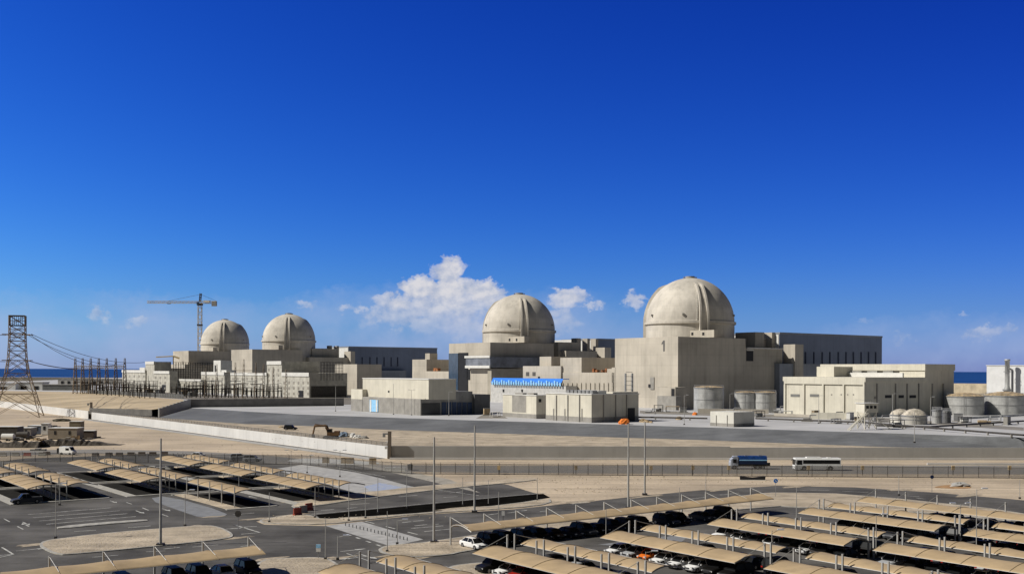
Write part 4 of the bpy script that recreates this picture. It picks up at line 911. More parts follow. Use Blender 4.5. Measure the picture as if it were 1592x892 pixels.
mb = MB(); mb.add([(-2.8,0,0),(2.8,0,0),(2.9,0,.9),(0,0,.62),(-2.9,0,.9),(-2.8,.5,0),(2.8,.5,0),(2.9,.5,.9),(0,.5,.62),(-2.9,.5,.9)],[(0,1,2,3,4),(9,8,7,6,5),(0,4,9,5),(1,6,7,2),(2,7,8,3),(3,8,9,4)]); mb.build('panel', darkM, t)
MB().box(-2.9,2.9,-.3,-.05,0,.08).build('foot', whiteP, t)
# bollards across the paved crossing
for i in range(18):
    f = i/17; P = G(538+f*(634-538), 817+f*(840-817)); o = MB().tube((0,0,0),(0,0,.5),.07,8).build('bollard', mat('bollard_grey',(.12,.12,.12),.6)); o.location = P
    tag(o,'short dark bollard on the paved crossing, %s from the far end' % ordn(i),'bollard','bollards on the paved crossing')
# ------------------------------------------------------------------ tower crane
P = Vector(((310.5-CX)/F*1120, 1120, GRADE)); k = F/1120
t = thing('tower_crane','tower crane with long jib left of the farthest dome','crane',tuple(P),0)
Yc = 1120; H = zat(310,471,Yc)-GRADE
def lattice(mb, p, q, w, n, r, up=Vector((0,1,0))):
    p = Vector(p); q = Vector(q); d = (q-p).normalized(); e = d.cross(up).normalized(); g = d.cross(e)
    cs = [(e*i+g*j)*w/2 for i,j in ((1,1),(1,-1),(-1,-1),(-1,1))]
    for c in cs: mb.bar(p+c,q+c,r)
    for i in range(n):
        A = p.lerp(q,i/n); B = p.lerp(q,(i+1)/n)
        for j in range(4): mb.bar(A+cs[j],B+cs[(j+1)%4],r*.7) if i%2 else mb.bar(A+cs[(j+1)%4],B+cs[j],r*.7)
mb = MB(); lattice(mb,(0,0,0),(0,0,H),3.6,24,.38); mb.build('mast', yel, t)
mb = MB(); L1 = (310-228)/k; lattice(mb,(0,0,H+.8),(-L1,0,H+.8),2.0,26,.32); mb.build('jib', yel, t)
mb = MB(); L2 = 26/k; lattice(mb,(0,0,H+.8),(L2,0,H+.8),2.2,6,.4); mb.build('counter_jib', yel, t)
MB().box(L2-5,L2,-1.5,1.5,H-3.2,H+1.8).build('counterweight', greyb, t); MB().box(L2*.25,L2*.6,-1.6,1.6,H+.5,H+2.8).build('winch_housing', whiteP, t)
za = zat(310,456,Yc)-GRADE
mb = MB(); lattice(mb,(0,0,H+1),(0.8,0,za),1.6,6,.4); mb.build('tower_head', darkS, t)
MB().bar((.8,0,za-1),(-L1*.6,0,H+2),.18).bar((.8,0,za-1),(L2,0,H+2),.18).build('pendant_lines', darkS, t)
MB().box(-2.6,2.6,-2.4,2.4,H-2.4,H-.6).build('slewing_ring', darkS, t); MB().box(-2.4,-.3,-3.8,-1.8,H-2,H+.8).build('cab', glassM, t)
MB().box(-2.4,2.4,-2.4,2.4,H*.73,H*.73+1.6).build('collar', darkS, t); MB().box(-34,-31,-1,1,H-1,H).build('trolley', darkS, t)
# small roof crane near unit 4
P = U4.at(-8,20); t = thing('roof_crane','small yellow crane arm on the roof of the far left block','crane',(P.x,P.y,zat(280,566,P.y))); 
MB().bar((0,0,0),(0,0,8),.8).bar((0,0,8),(-16,-4,7),.8).bar((0,0,8),(6,0,6),1.2).build('arm', yel, t)
# ------------------------------------------------------------------ lattice pylon and cables
P0 = G(27,648); Yp = P0.y; kk = F/Yp
zz = lambda y: zat(25,y,Yp)
t = thing('lattice_pylon','tall rust-brown lattice pylon at the left edge','pylon',(P0.x,P0.y,0), .32)
lev = [(zz(648),11.5),(zz(612),8.2),(zz(580),5.2),(zz(560),4.3),(zz(545),4.0),(zz(530),3.8),(zz(518),3.7),(zz(506),3.7),(zz(491),3.7)]
def corners(l): z,w = l; return [Vector((i*w,j*w,z)) for i,j in ((1,1),(1,-1),(-1,-1),(-1,1))]
for j in range(4):
    mb = MB()
    for l0,l1 in zip(lev[:-1],lev[1:]): mb.bar(corners(l0)[j],corners(l1)[j],.42 *.8 if l0[0] < 25 else .24)
    mb.build('leg', brownS, t)
mb = MB()
for n_,(l0,l1) in enumerate(zip(lev[:-1],lev[1:])):
    c0 = corners(l0); c1 = corners(l1)
    for j in range(4):
        A,B = c0[j],c0[(j+1)%4]; Cc,Dd = c1[j],c1[(j+1)%4]
        mb.bar(Cc,Dd,.22); mb.bar(A,Dd,.2); mb.bar(B,Cc,.2)
        if n_ < 3: M_ = (Cc+Dd)/2; mb.bar(A.lerp(Cc,.5),M_,.16); mb.bar(B.lerp(Dd,.5),M_,.16)
        else: mb.bar(A.lerp(Cc,.5),B.lerp(Dd,.5),.14)
mb.build('bracing', brownS, t)
mb = MB(); c0 = corners(lev[-2]); c1 = corners(lev[-1])
for j in range(4):
    for f in (0,.25,.5,.75,1): mb.bar(c0[j].lerp(c0[(j+1)%4],f),c1[j].lerp(c1[(j+1)%4],f),.16)
    mb.bar(c1[j],c1[(j+1)%4],.35); mb.bar(c0[j],c0[(j+1)%4],.3)
mb.build('top_frame', darkS, t)
mb = MB()
for z in (zz(520),zz(560)):
    mb.bar((-6.5,-6,z),(6.5,6,z),.3); mb.bar((-6.5,6,z),(6.5,-6,z),.3)
mb.build('cross_arm', brownS, t)
def cable(lab, A, B, sag, r=.14):
    o = bpy.data.objects
    mb = MB(); n = 14; pts = []
    for i in range(n+1):
        f = i/n; p = A.lerp(B,f); p.z -= sag*4*f*(1-f); pts.append(p-A)
    for p,q in zip(pts[:-1],pts[1:]): mb.tube(p,q,r,4)
    ob = mb.build('power_cable', darkS); ob.location = A; tag(ob, lab, 'power cable', 'power cables')
pyl = Vector((P0.x,P0.y,0))
gx = [117,128.5,141,153.5,166,180,194]
Yg = 810
for i,(y0,tx,ty,sg) in enumerate(((520,194,566,5),(521,180,567,6),(560,166,571,3),(562,153,572,2),(560,128,571,2),(519,225,563,5))):
    A = Vector((pyl.x+(7 if i%2 else 5),pyl.y,zat(30,y0,Yp))); B = Vector(((tx-CX)/F*Yg,Yg,zat(tx,ty,Yg)))
    cable('sagging power cable from the pylon toward the switchyard gantries, %s from the top' % ordn(i), A, B, sg)
for i,(y0,y1) in enumerate(((521,512),(562,548))):
    A = Vector((pyl.x-6,pyl.y,zat(14,y0,Yp))); B = Vector((pyl.x-70,pyl.y-60,zat(0,y1,Yp)+6)); cable('power cable leaving the pylon to the left, %s' % ['upper','lower'][i], A, B, 2)
# ------------------------------------------------------------------ switchyard
for i,px in enumerate(gx):
    yt = 556.5; P = Vector(((px-CX)/F*Yg,Yg,GRADE)); h = zat(px,yt,Yg)-GRADE; t = thing('gantry_tower','lattice switchyard gantry tower, %s of seven from the left' % ordn(i),'gantry',tuple(P),.2,'switchyard gantry towers')
    mb = MB(); w0 = 1.6
    for (x,y) in ((w0,w0),(-w0,w0),(w0,-w0),(-w0,-w0)): mb.bar((x,y,0),(x*.25,y*.25,h),.3)
    for j in range(9):
        z0 = h*j/10; z1 = h*(j+1)/10; f0 = 1-.75*j/10; f1 = 1-.75*(j+1)/10
        mb.bar((w0*f0,-w0*f0,z0),(-w0*f1,-w0*f1,z1),.18); mb.bar((-w0*f0,-w0*f0,z0),(w0*f1,-w0*f1,z1),.18)
    mb.build('tower', brownS, t)
zb = zat(160,570,Yg)
t = thing('gantry_beam','long horizontal beam joining the seven gantry towers','gantry beam',((gx[0]-CX)/F*Yg,Yg-2.2,0)); mb = MB(); Lb = (gx[-1]-gx[0])/F*Yg
for dz in (-.7,.7): mb.bar((0,0,zb+dz),(Lb,0,zb+dz),.35)
for i in range(30): mb.bar((Lb*i/30,0,zb-.7),(Lb*(i+1)/30,0,zb+.7),.2)
mb.build('beam', mat('beam_tan',(.30,.25,.18),.7), t)
def busframe(px, yb, w, h, lab, i, z=GRADE):
    P = G(px,yb,z); t = thing('busbar_frame', lab, 'switchgear', tuple(P), .3, 'switchyard busbar frames'); mb = MB(); ins = MB()
    n = 3
    for j in range(n+1):
        x = -w/2+w*j/n; mb.box(x-.3,x+.3,-.3,.3,0,h*.62); ins.tube((x,0,h*.62),(x,0,h),.33,6,.18)
    mb.box(-w/2-.3,w/2+.3,-.15,.15,h*.6,h*.66); mb.build('frame', darkS, t); ins.build('insulators', mat('insulator_brown',(.07,.045,.035),.4), t)
    MB().tube((-w/2-.6,0,h),(w/2+.6,0,h),.14,5).build('busbar', steel, t)
spots = []
rnd = random.Random(5)
for i in range(20): spots.append((128+i*6.0+rnd.uniform(-2,2), 604+(i%3)*3.5+i*.45, rnd.uniform(7,10), rnd.uniform(7,11)))
for i in range(26): spots.append((276+i*6.6+rnd.uniform(-2,2), 613+(i%3)*2.6, rnd.uniform(6.5,9.5), rnd.uniform(6,11)))
spots.sort()
for i,(px,yb,w,h) in enumerate(spots): busframe(px,yb,w,h,'dark switchyard busbar frame before the service buildings, %s from the left' % ordn(i),i)
thin = [151,174,199,213,231,288,302,320,326,337,352,366,378,392,398,409,426,445]
for i,px in enumerate(thin):
    P = G(px,612 if px < 260 else 616,GRADE); h = rnd.uniform(10,15); t = thing('lightning_mast','thin dark lightning mast in the switchyard, %s from the left' % ordn(i),'mast',tuple(P),0,'switchyard lightning masts')
    MB().tube((0,0,0),(0,0,h),.3,5,.1).build('pole', darkS, t)
    if px in (378,366,398,392,320,337): MB().box(-4,4,-.2,.2,h*.75,h*.79).build('cross_arm', steel, t)
for i,(px,yb,w) in enumerate(((250,612,8),(286,614,7),(300,616,6),(232,611,6))):
    P = G(px,yb,GRADE); t = thing('transformer','low %s transformer with radiator fins in the switchyard, %s from left' % ('tan' if i%2 else 'grey',ordn([1,2,3,0][i])),'transformer',tuple(P),PHI,'transformers')
    MB().box(-2,2,-w/2,w/2,.3,3.4).build('tank', [greyb,tankR][i%2], t); mb = MB()
    for j in range(8): mb.box(-2.8,-2.02,-w/2+.3+j*w/8.5,-w/2+.6+j*w/8.5,.5,3)
    mb.build('radiator', steel, t)
    for j in (-1,0,1): MB().tube((0,j*1.5,3.4),(0,j*1.8,5.4),.25,6,.12).build('bushing', mat('insulator_brown',(.1,.06,.04),.4), t)
for i,(px,yt) in enumerate(((320,572),(337,566),(366,563),(379,558),(398,563),(410,566),(425,570),(445,574))):
    Y_ = 660; P = Vector(((px-CX)/F*Y_,Y_,GRADE)); h = zat(px,yt,Y_)-GRADE; t = thing('slender_gantry','slender lattice mast in front of the cream service building, %s from the left' % ordn(i),'gantry',tuple(P),.3,'slender masts by the service building')
    mb = MB(); w0 = .9
    for (x,y) in ((w0,w0),(-w0,w0),(w0,-w0),(-w0,-w0)): mb.bar((x,y,0),(x*.3,y*.3,h),.16)
    for j in range(8):
        z0 = h*j/9; z1 = h*(j+1)/9; f0 = 1-.7*j/9; f1 = 1-.7*(j+1)/9
        mb.bar((w0*f0,-w0*f0,z0),(-w0*f1,-w0*f1,z1),.1); mb.bar((-w0*f0,-w0*f0,z0),(w0*f1,-w0*f1,z1),.1)
    mb.build('mast', brownS, t)
    if i in (2,3,4): MB().bar((-5,0,h*.72),(5,0,h*.72),.2).build('cross_arm', brownS, t)
for i,(px,yb,w,h,Y_) in enumerate(((270,585,14,12,900),(300,582,16,10,900),(500,577,14,6,690))):
    P = Vector(((px-CX)/F*Y_,Y_,zat(px,yb,Y_))); t = thing('scaffold','grey steel scaffold on the roofs between the far blocks, %s from the left' % ordn(i),'scaffold',tuple(P),.4,'scaffolds on the far blocks'); mb = MB()
    for x in range(0,w+1,2):
        for y in (0,3): mb.box(x-.12,x+.12,y-.12,y+.12,-6,h)
    for z in range(0,h+1,2): mb.box(0,w,-.1,.1,z-.1,z+.1).box(0,w,2.9,3.1,z-.1,z+.1).box(0,w,0,3,z-.02,z+.04)
    mb.build('frame', darkS, t)
fence('low dark fence on the edge of the plant before the switchyard', G(135,611,GRADE), G(285,619,GRADE), 2.6, 4.0, mesh_d, .1)
# far low buildings at left
for i,(px0,px1,yt,yb,Y,m,lab) in enumerate(((-20,24,596,607,950,whiteP,'low white shed at the extreme left with dark opening'),(26,48,595,606,960,whiteP,'white flat shed behind the pylon legs'),(47,66,594.5,607,940,whiteP,'bright white shed with a dark doorway right of the pylon'),(66,132,598,608,930,mat('far_dark',(.17,.17,.165),.9),'long dark low wall left of the switchyard'),(90,190,589,597,1300,mat('far_pale',(.45,.43,.40),.9),'distant pale long shed below the gantries'),(-30,110,587,592,1900,mat('far_pale2',(.36,.34,.31),.9),'long pale breakwater shed near the sea'))):
    x0 = (px0-CX)/F*Y; x1 = (px1-CX)/F*Y; t = thing('low_building',lab,'building',(x0,Y,0)); z1 = zat(px0,yt,Y)
    MB().box(0,x1-x0,0,14,0,z1).build('wall', m, t); MB().box(-.3,x1-x0+.3,-.3,14.3,z1,z1+.5).build('roof', roofM, t)
    if i in (0,1,2): MB().box((x1-x0)*.3,(x1-x0)*.7,-.2,0,z1*.1+2,z1*.75).build('doorway', darkM, t)
    if i == 4:
        for j in range(9): MB().box((x1-x0)*(.05+j*.1),(x1-x0)*(.09+j*.1),-.3,0,z1*.4,z1*.8).build('window', darkM, t)
# ------------------------------------------------------------------ vehicles
def loft(mb, secs, smooth=False):
    n = len(secs[0]); vs = [v for sct in secs for v in sct]; fs = []
    for i in range(len(secs)-1):
        for j in range(n): k = (j+1)%n; fs.append((i*n+j,i*n+k,(i+1)*n+k,(i+1)*n+j))
    fs.append(tuple(range(n-1,-1,-1))); fs.append(tuple((len(secs)-1)*n+j for j in range(n))); mb.add(vs, fs, smooth)
def car_template(kind, colour, label):
    L,Wd,H,belt = {'sedan':(4.7,1.84,1.45,.92),'suv':(4.85,1.95,1.82,1.12),'hatchback':(4.1,1.76,1.52,.96),'pickup':(5.3,1.9,1.82,1.08)}[kind]
    h = Wd/2; t = thing('parked_car', label, 'car'); P = CARP[colour]
    def sec(x, w, z0, z1, zr=.12): return [(x,-w+.06,z0),(x,-w,z0+.15),(x,-w,z1-zr),(x,-w+.12,z1),(x,w-.12,z1),(x,w,z1-zr),(x,w,z0+.15),(x,w-.06,z0)]
    mb = MB(); f = L/2; hood = belt-.08
    tail = belt+.02 if kind in ('sedan',) else belt
    loft(mb, [sec(-f,h*.8,.42,belt-.22),sec(-f+.12,h*.92,.3,tail-.05),sec(-f+.6,h,.24,tail),sec(-.2,h,.22,belt),sec(f*.42,h,.22,belt),sec(f*.5,h*.99,.22,hood),sec(f-.45,h*.96,.24,hood-.1),sec(f-.12,h*.88,.3,hood-.2),sec(f,h*.74,.42,.62)])
    # roof panel
    rx0,rx1,gx0,gx1 = {'sedan':(-1.05,.55,-1.85,1.25),'suv':(-1.95,.55,-2.3,1.2),'hatchback':(-1.35,.5,-1.9,1.1),'pickup':(-.35,.75,-.75,1.35)}[kind]
    mb.add([(rx0,-h*.68,H-.05),(rx1,-h*.68,H-.05),(rx1,h*.68,H-.05),(rx0,h*.68,H-.05),(rx0+.1,-h*.55,H),(rx1-.1,-h*.55,H),(rx1-.1,h*.55,H),(rx0+.1,h*.55,H)],[(4,5,6,7),(0,1,5,4),(1,2,6,5),(2,3,7,6),(3,0,4,7)])
    for (a0,b0,a1) in ((gx0,rx0,1),(gx1,rx1,1)):
        for sg in (-1,1): mb.bar((a0,sg*(h*.9),belt-.02),(b0,sg*h*.69,H-.06),.06)
    xm = (rx0+rx1)/2
    for sg in (-1,1): mb.bar((xm-.02,sg*(h*.93),belt-.02),(xm,sg*h*.7,H-.06),.07)
    if kind == 'pickup':
        mb.box(-f+.1,-.8,-h+.02,-h+.12,.8,1.16).box(-f+.1,-.8,h-.12,h-.02,.8,1.16).box(-f+.05,-f+.15,-h+.05,h-.05,.6,1.16)
    body = mb.build('body', P, t)
    g = MB()
    vs = [(gx0,-h*.9,belt-.03),(gx1,-h*.9,belt-.05),(gx1,h*.9,belt-.05),(gx0,h*.9,belt-.03),(rx0,-h*.69,H-.055),(rx1,-h*.69,H-.055),(rx1,h*.69,H-.055),(rx0,h*.69,H-.055)]
    g.add(vs,[(0,1,5,4),(1,2,6,5),(2,3,7,6),(3,0,4,7)]); g.build('windows', carglass, t)
    wr = .33 if kind in ('sedan','hatchback') else .38
    for x in (-L*.3,L*.31):
        for sg in (-1,1):
            w_ = MB().tube((x,sg*(h-.2),wr),(x,sg*(h+.02),wr),wr,16,smooth=False).build('wheel', rubber, t)
            MB().tube((x,sg*(h-.02),wr),(x,sg*(h+.035),wr),wr*.58,12,smooth=False).build('rim', rim, w_)
    for sg in (-1,1):
        MB().box(f-.28,f-.06,sg*h*.5,sg*h*.84,.6,.75).build('headlight', lampM, t)
        MB().box(-f-.01,-f+.16,sg*h*.55,sg*h*.84,.66,.84).build('tail_light', redL, t)
        MB().box(gx1-.5,gx1-.3,sg*(h-.02),sg*(h+.16),belt-.02,belt+.14).build('mirror', P, t)
    MB().box(f-.02,f+.02,-h*.42,h*.42,.48,.66).box(-f-.02,-f+.0,-.26,.26,.5,.62).build('grille', darkM, t)
    return t
TPL = {}
def car(kind, colour, P, heading, label, group, name='parked_car'):
    key = (kind,colour)
    if key not in TPL: TPL[key] = car_template(kind,colour,label); o = TPL[key]
    else: o = copy_tree(TPL[key])
    o.location = (P.x,P.y,P.z+.04); o.rotation_euler = (0,0,heading); o['label'] = label; o['category'] = {'sedan':'car','suv':'suv','hatchback':'car','pickup':'pickup truck'}[kind]
    if group: o['group'] = group
    elif 'group' in o: del o['group']
    return o
# ------------------------------------------------------------------ carports
def carport(P, out, ln, nb, bay, lab, grp, stays='all', w=5.6, posth=4.1, width_r=.095, rev=False, seed=0, xin=.06, zoff=0.0):
    """P post-line start; `out` direction the membrane reaches to; `ln` direction of the row"""
    rz = math.atan2(out.y,out.x); sg = 1 if (out.x*ln.y-out.y*ln.x) > 0 else -1
    t = thing('carport', lab, 'carport', tuple(P), rz, grp); L = nb*bay; nx = 10; ny = 8
    mb = MB(); vs = []; cols = nb*ny+1
    rnd = random.Random(seed)
    def prof(f, fy): # height of the membrane
        base = 2.42+zoff; arch = .52*math.sin(math.pi*min(1,f**.85)); slope = -.12*f
        sag = -.13*math.sin(math.pi*fy)*(math.sin(math.pi*f)*.8+.3)
        return base+arch+slope+sag
    th = .035
    for i in range(cols):
        fy = (i%ny)/ny
        for j in range(nx+1):
            f = j/nx; x = f*(w-.16*math.sin(math.pi*fy))+xin; vs.append((x, sg*(i*bay/ny), prof(f,fy)))
    n1 = len(vs); vs += [(x,y,z-th) for x,y,z in vs]; fs = []; q = nx+1
    for i in range(cols-1):
        for j in range(nx):
            A = i*q+j; fs.append((A,A+1,A+q+1,A+q)); fs.append((n1+A,n1+A+q,n1+A+q+1,n1+A+1))
    for i in range(cols-1): fs.append((i*q,(i+1)*q,n1+(i+1)*q,n1+i*q)); fs.append((i*q+nx,n1+i*q+nx,n1+(i+1)*q+nx,(i+1)*q+nx))
    mb.add(vs, fs); o = mb.build('membrane', fabric, t)
    for p in o.data.polygons: p.use_smooth = True
    frame = MB(); seam = None
    for i in range(nb+1):
        y = sg*i*bay; pts = [Vector((f*w+xin,y,prof(f,0)+.02)) for f in [k/8 for k in range(9)]]
        seam = MB()
        for p0,p1 in zip(pts[:-1],pts[1:]): frame.tube(p0-Vector((0,0,.09)),p1-Vector((0,0,.09)),.06,5); seam.bar(p0,p1,.055)
        seam.build('seam', mat('seam_tan',(.24,.18,.115),.8), t)
    frame.tube((xin,0,prof(0,0)-.06),(xin,sg*L,prof(0,0)-.06),.05,5); frame.tube((w+xin,0,prof(1,0)-.05),(w+xin,sg*L,prof(1,0)-.05),.035,5)
    for i in range(nb+1): frame.tube((0,sg*i*bay,prof(0,0)-.1),(xin+.1,sg*i*bay,prof(0,0)-.1),.05,5)
    frame.build('arch_frame', pole, t)
    for i in range(nb+1):
        y = sg*i*bay; MB().box(-width_r,width_r,y-width_r,y+width_r,0,posth).build('post', pole, t)
        if stays == 'all' or (stays == 'ends' and i in (0,nb)):
            MB().bar((.05,y,posth-.1),(w*.8,y+(sg*.2 if i == 0 else 0),prof(.8,0)+.05),.055).build('stay', pole, t)
    return t
BAY = 5.85
RC = {'n':0}
def fillcars(P, out, ln, nb, bay, rowlab, colours, kinds, grp, skip=(), base=2.95, seed=1):
    rnd = random.Random(seed); n = nb*2; idx = 0
    for i in range(n):
        if i in skip: continue
        c = colours[i] if i < len(colours) else rnd.choice(['black','black','dark grey','dark blue','black','silver','black','white'])
        k = kinds[i] if i < len(kinds) else rnd.choice(['sedan','suv','sedan','suv','hatchback'])
        q = P + ln*((i+.5)*bay/2+rnd.uniform(-.12,.12)) + out*(base+rnd.uniform(-.25,.35))
        car(k, c, Vector((q.x,q.y,0)), math.atan2(out.y,out.x)+rnd.uniform(-.02,.02), '%s %s, %s from left, under %s' % (c,k,ordn(i),rowlab), grp)
# right lot, double rows along a
R1 = Vector((-.5,133.9,0))
rows = []
for k in range(-1,4):
    base = R1+s*(20.95*k)
    nm = {-1:'bottom-centre',0:'nearest',1:'second',2:'third',3:'fourth'}[k]
    st = base; nb1 = 4
    for (b, start, nb) in ((0,0,4),(1,-27.7,3 if k < 2 else 4)):
        if k == -1 and b == 1: continue
        if k == 0 and b == 1: continue
        S = st + a*start
        bl = ['left block','right block'][b]
        carport(S, -s, -a, nb, BAY, 'tan carport, near side of the %s double row, %s, right car park' % (nm,bl), 'carports in the right car park','ends',seed=k,w=5.3)
        carport(S+s*1.15, s, -a, nb, BAY, 'tan carport, far side of the %s double row, %s, right car park' % (nm,bl), 'carports in the right car park','ends',seed=k+9,w=5.2,xin=.95,zoff=.3)
        colsA = {(1,0):['white','silver','orange','white','white','white','black','black'],(0,0):['black','white','red','black','white','black','black','black'],(2,0):['white','white','dark grey','white','black','white','black','black'],(3,0):['black','white','black','white','black','dark grey','black','black'],
                 (-1,0):['black']*8}.get((k,b),[])
        kA = {(1,0):['sedan','sedan','hatchback','sedan','sedan','sedan','suv','suv'],(2,0):['suv','sedan','sedan','sedan','suv','sedan','suv','sedan']}.get((k,b),[])
        fillcars(S,-s,-a,nb,BAY,'near side of %s double row, %s' % (nm,bl),colsA,kA,'cars in the right car park',skip=(0,1) if k==3 and b==0 else (), seed=k*7+b+20)
        fillcars(S+s*1.15,s,-a,nb,BAY,'far side of %s double row, %s' % (nm,bl),['black','dark grey','black','silver','black','white','dark blue','black'],[],'cars in the right car park',skip=(0,) if b==0 else (), seed=k*7+b+50)
# top right single row
Q = R1+s*(20.95*3)-a*(23.4)+s*20.8 + a*27.0
carport(Q, -s, -a, 7, BAY, 'long single tan carport beside the curved road at the right edge', 'carports in the right car park','all')
fillcars(Q,-s,-a,7,BAY,'single carport beside curved road',['dark grey']*3,[],'cars in the right car park',skip=(0,1,2,3),seed=77)
# row R0 along s
P = G(701.5,848); N0 = 11
carport(P, -a, s, N0, 5.8, 'longest tan carport with white stay rods, behind the front car park', 'carports in the right car park','all', w=5.0, zoff=.32)
fillcars(P,-a,s,N0,5.8,'longest carport along the avenue',['white','black','black','dark grey','black','black','dark blue','dark grey','black','dark blue','black','black','black','dark blue','black'],['sedan','suv','suv','suv','suv','sedan','sedan','suv','sedan','suv','suv','suv'],'cars in the right car park',skip=(12,15,19,20,21),base=3.3,seed=5)
# bottom-left row along s
P = Vector((-32.4,131.6,0))
carport(P, -a, -s, 6, 5.8, 'tan carport with white stay rods cut by the bottom left edge', 'carports in the left car park','all', w=5.0, zoff=.32)
fillcars(P,-a,-s,6,5.8,'bottom left carport',['black','white','dark blue','black','black','black'],['suv','sedan','suv','suv','suv'],'cars in the left car park',skip=(4,),base=3.2,seed=9)
# more rows beyond the right edge of the second block to fill the bottom right
# left lot
LC = Vector((-38.3,198.7,0))+s*5.6
LB = 5.85
def lblock(r, b, A=True, B=True):
    base = LC - s*(20.8*r) + a*(29.6*b)
    nm = 'row %s, block %s' % (['right-hand','middle','left-hand'][r], ['nearest','second','farthest'][b])
    if A: carport(base, -s, a, 4, LB, 'tan carport, left side of %s double row, %s block, left car park' % (['right-hand','middle','left-hand'][r], ['nearest','second','farthest'][b]), 'carports in the left car park','none',posth=3.7,width_r=.08,zoff=.2)
    if B: carport(base+s*1.3, s, a, 4, LB, 'tan carport, right side of %s double row, %s block, left car park' % (['right-hand','middle','left-hand'][r], ['nearest','second','farthest'][b]), 'carports in the left car park','none',posth=3.7,width_r=.08,zoff=.2)
    strip = [base+s*(-.6)-a*1.5, base+s*1.9-a*1.5, base+s*1.9+a*25, base-s*.6+a*25]
    struct(MB().prism([(p.x,p.y) for p in strip], 0, .12).build('bay_island', sand2))
    # black parking bays under the canopies
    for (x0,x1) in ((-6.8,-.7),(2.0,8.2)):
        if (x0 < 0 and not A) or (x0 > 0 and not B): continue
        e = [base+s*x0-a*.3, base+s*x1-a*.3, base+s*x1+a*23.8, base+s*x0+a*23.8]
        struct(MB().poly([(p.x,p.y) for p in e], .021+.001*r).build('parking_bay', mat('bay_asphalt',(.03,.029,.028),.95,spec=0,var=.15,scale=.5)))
    # end kerbs
    for yy in (-2.2,25.0):
        e = [base+s*(-7.2 if A else -1)+a*yy, base+s*8.6+a*yy, base+s*8.6+a*(yy+.9), base+s*(-7.2 if A else -1)+a*(yy+.9)]
        struct(MB().prism([(p.x,p.y) for p in e], 0, .11).build('end_kerb', kerbM))
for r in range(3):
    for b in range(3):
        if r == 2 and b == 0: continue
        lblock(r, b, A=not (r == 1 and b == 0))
# pale walkways alongside the aisles
for (r,x) in ((0,-9.0),(1,-9.0),(2,-9.0)):
    base = LC - s*(20.8*r); b0 = -2.2 if r == 0 else 27.4; e = [base+s*x+a*b0, base+s*(x+2.0)+a*b0, base+s*(x+2.0)+a*86, base+s*x+a*86]
    struct(MB().prism([(p.x,p.y) for p in e], 0, .10).build('walkway', kerbM))
car('pickup','dark grey', G(44,783)+a*1, math.atan2(-s.y,-s.x), 'dark pickup with silver bonnet alone under the nearest left-hand carport', 'cars in the left car park')
car('suv','silver', G(393,717.5), 0.05, 'silver suv on the road beyond the left car park', None)
car('sedan','white', G(306,711), math.pi-.2, 'white car at the far end of the left car park', None)
car('suv','black', G(452,668,2.6), -.15, 'black suv on the sand above the white wall', None)
car('suv','silver', G(372,715), 0.3, 'pale grey suv partly behind the silver one', None)
# ------------------------------------------------------------------ tanker truck, bus, excavator
P = G(1163,728.5); t = thing('tanker_truck','blue tanker truck with white cab driving on the perimeter road','truck',(P.x,P.y,0),math.pi)
L = 9.2; f = L/2
mb = MB(); loft(mb,[[(x,-w,z0),(x,-w,z1),(x,w,z1),(x,w,z0)] for x,w,z0,z1 in ((f-1.95,1.15,.55,3.0),(f-1.0,1.2,.5,3.05),(f-.25,1.2,.5,2.5),(f,1.1,.5,1.7))]); mb.box(f-1.9,f-.8,-1.0,1.0,3.05,3.25); mb.build('cab', mat('cab_dusty_white',(.38,.40,.45),.5,var=.15,scale=1.5), t)
mb = MB()
for sg in (-1,1): mb.box(f-1.5,f-.65,sg*1.18,sg*1.23,1.65,2.55)
mb.build('side_window', carglass, t)
mb = MB(); mb.add([(f-.95,-1.0,2.95),(f-.95,1.0,2.95),(f-.2,1.0,2.2),(f-.2,-1.0,2.2)],[(0,1,2,3),(3,2,1,0)]); mb.v = [(v[0]+.06,v[1],v[2]+.06) for v in mb.v]; mb.build('windscreen', carglass, t)
mb = MB(); prof = [(-.9,1.35),(-1.2,1.6),(-1.25,2.6),(-1.0,3.3),(1.0,3.3),(1.25,2.6),(1.2,1.6),(.9,1.35)]
loft(mb,[[(x,y,z) for y,z in prof] for x in (-f,f-2.2)]); mb.build('tank', mat('truck_blue',(.012,.05,.19),.4,var=.2,scale=1.5), t)
MB().box(-f+.02,f-2.25,-1.28,-1.2,2.2,2.45).box(-f+.02,f-2.25,1.2,1.28,2.2,2.45).build('stripe', blueL, t)
MB().box(-f-.02,f-2.2,-1.26,1.26,1.3,2.0).build('tank_base', mat('truck_navy',(.008,.02,.06),.5), t)
MB().box(-f,f-.6,-.5,.5,.7,1.3).box(-f-1,-f,-.3,.3,.8,1.6).build('chassis', darkS, t)
for x in (f-1.0,-f+1.0,-f+2.4):
    for sg in (-1,1): w_ = MB().tube((x,sg*.85,.52),(x,sg*1.2,.52),.52,16,smooth=False).build('wheel', rubber, t); MB().tube((x,sg*1.15,.52),(x,sg*1.24,.52),.28,12,smooth=False).build('rim', rim, w_)
for sg in (-1,1): MB().box(f-.02,f+.04,sg*.6,sg*1.0,.7,.95).build('headlight', lampM, t)
MB().box(-f+1,-f+2,-.4,.4,3.3,3.5).box(0,.8,-.4,.4,3.3,3.5).build('tank_hatch', steel, t)
P = G(1270,730.5); t = thing('bus','plain white bus with dark windows on the perimeter road','bus',(P.x,P.y,0),math.pi)
L = 11.4; f = L/2
mb = MB(); prof = [(-1.2,.4),(-1.25,.9),(-1.25,2.7),(-1.05,3.1),(1.05,3.1),(1.25,2.7),(1.25,.9),(1.2,.4)]
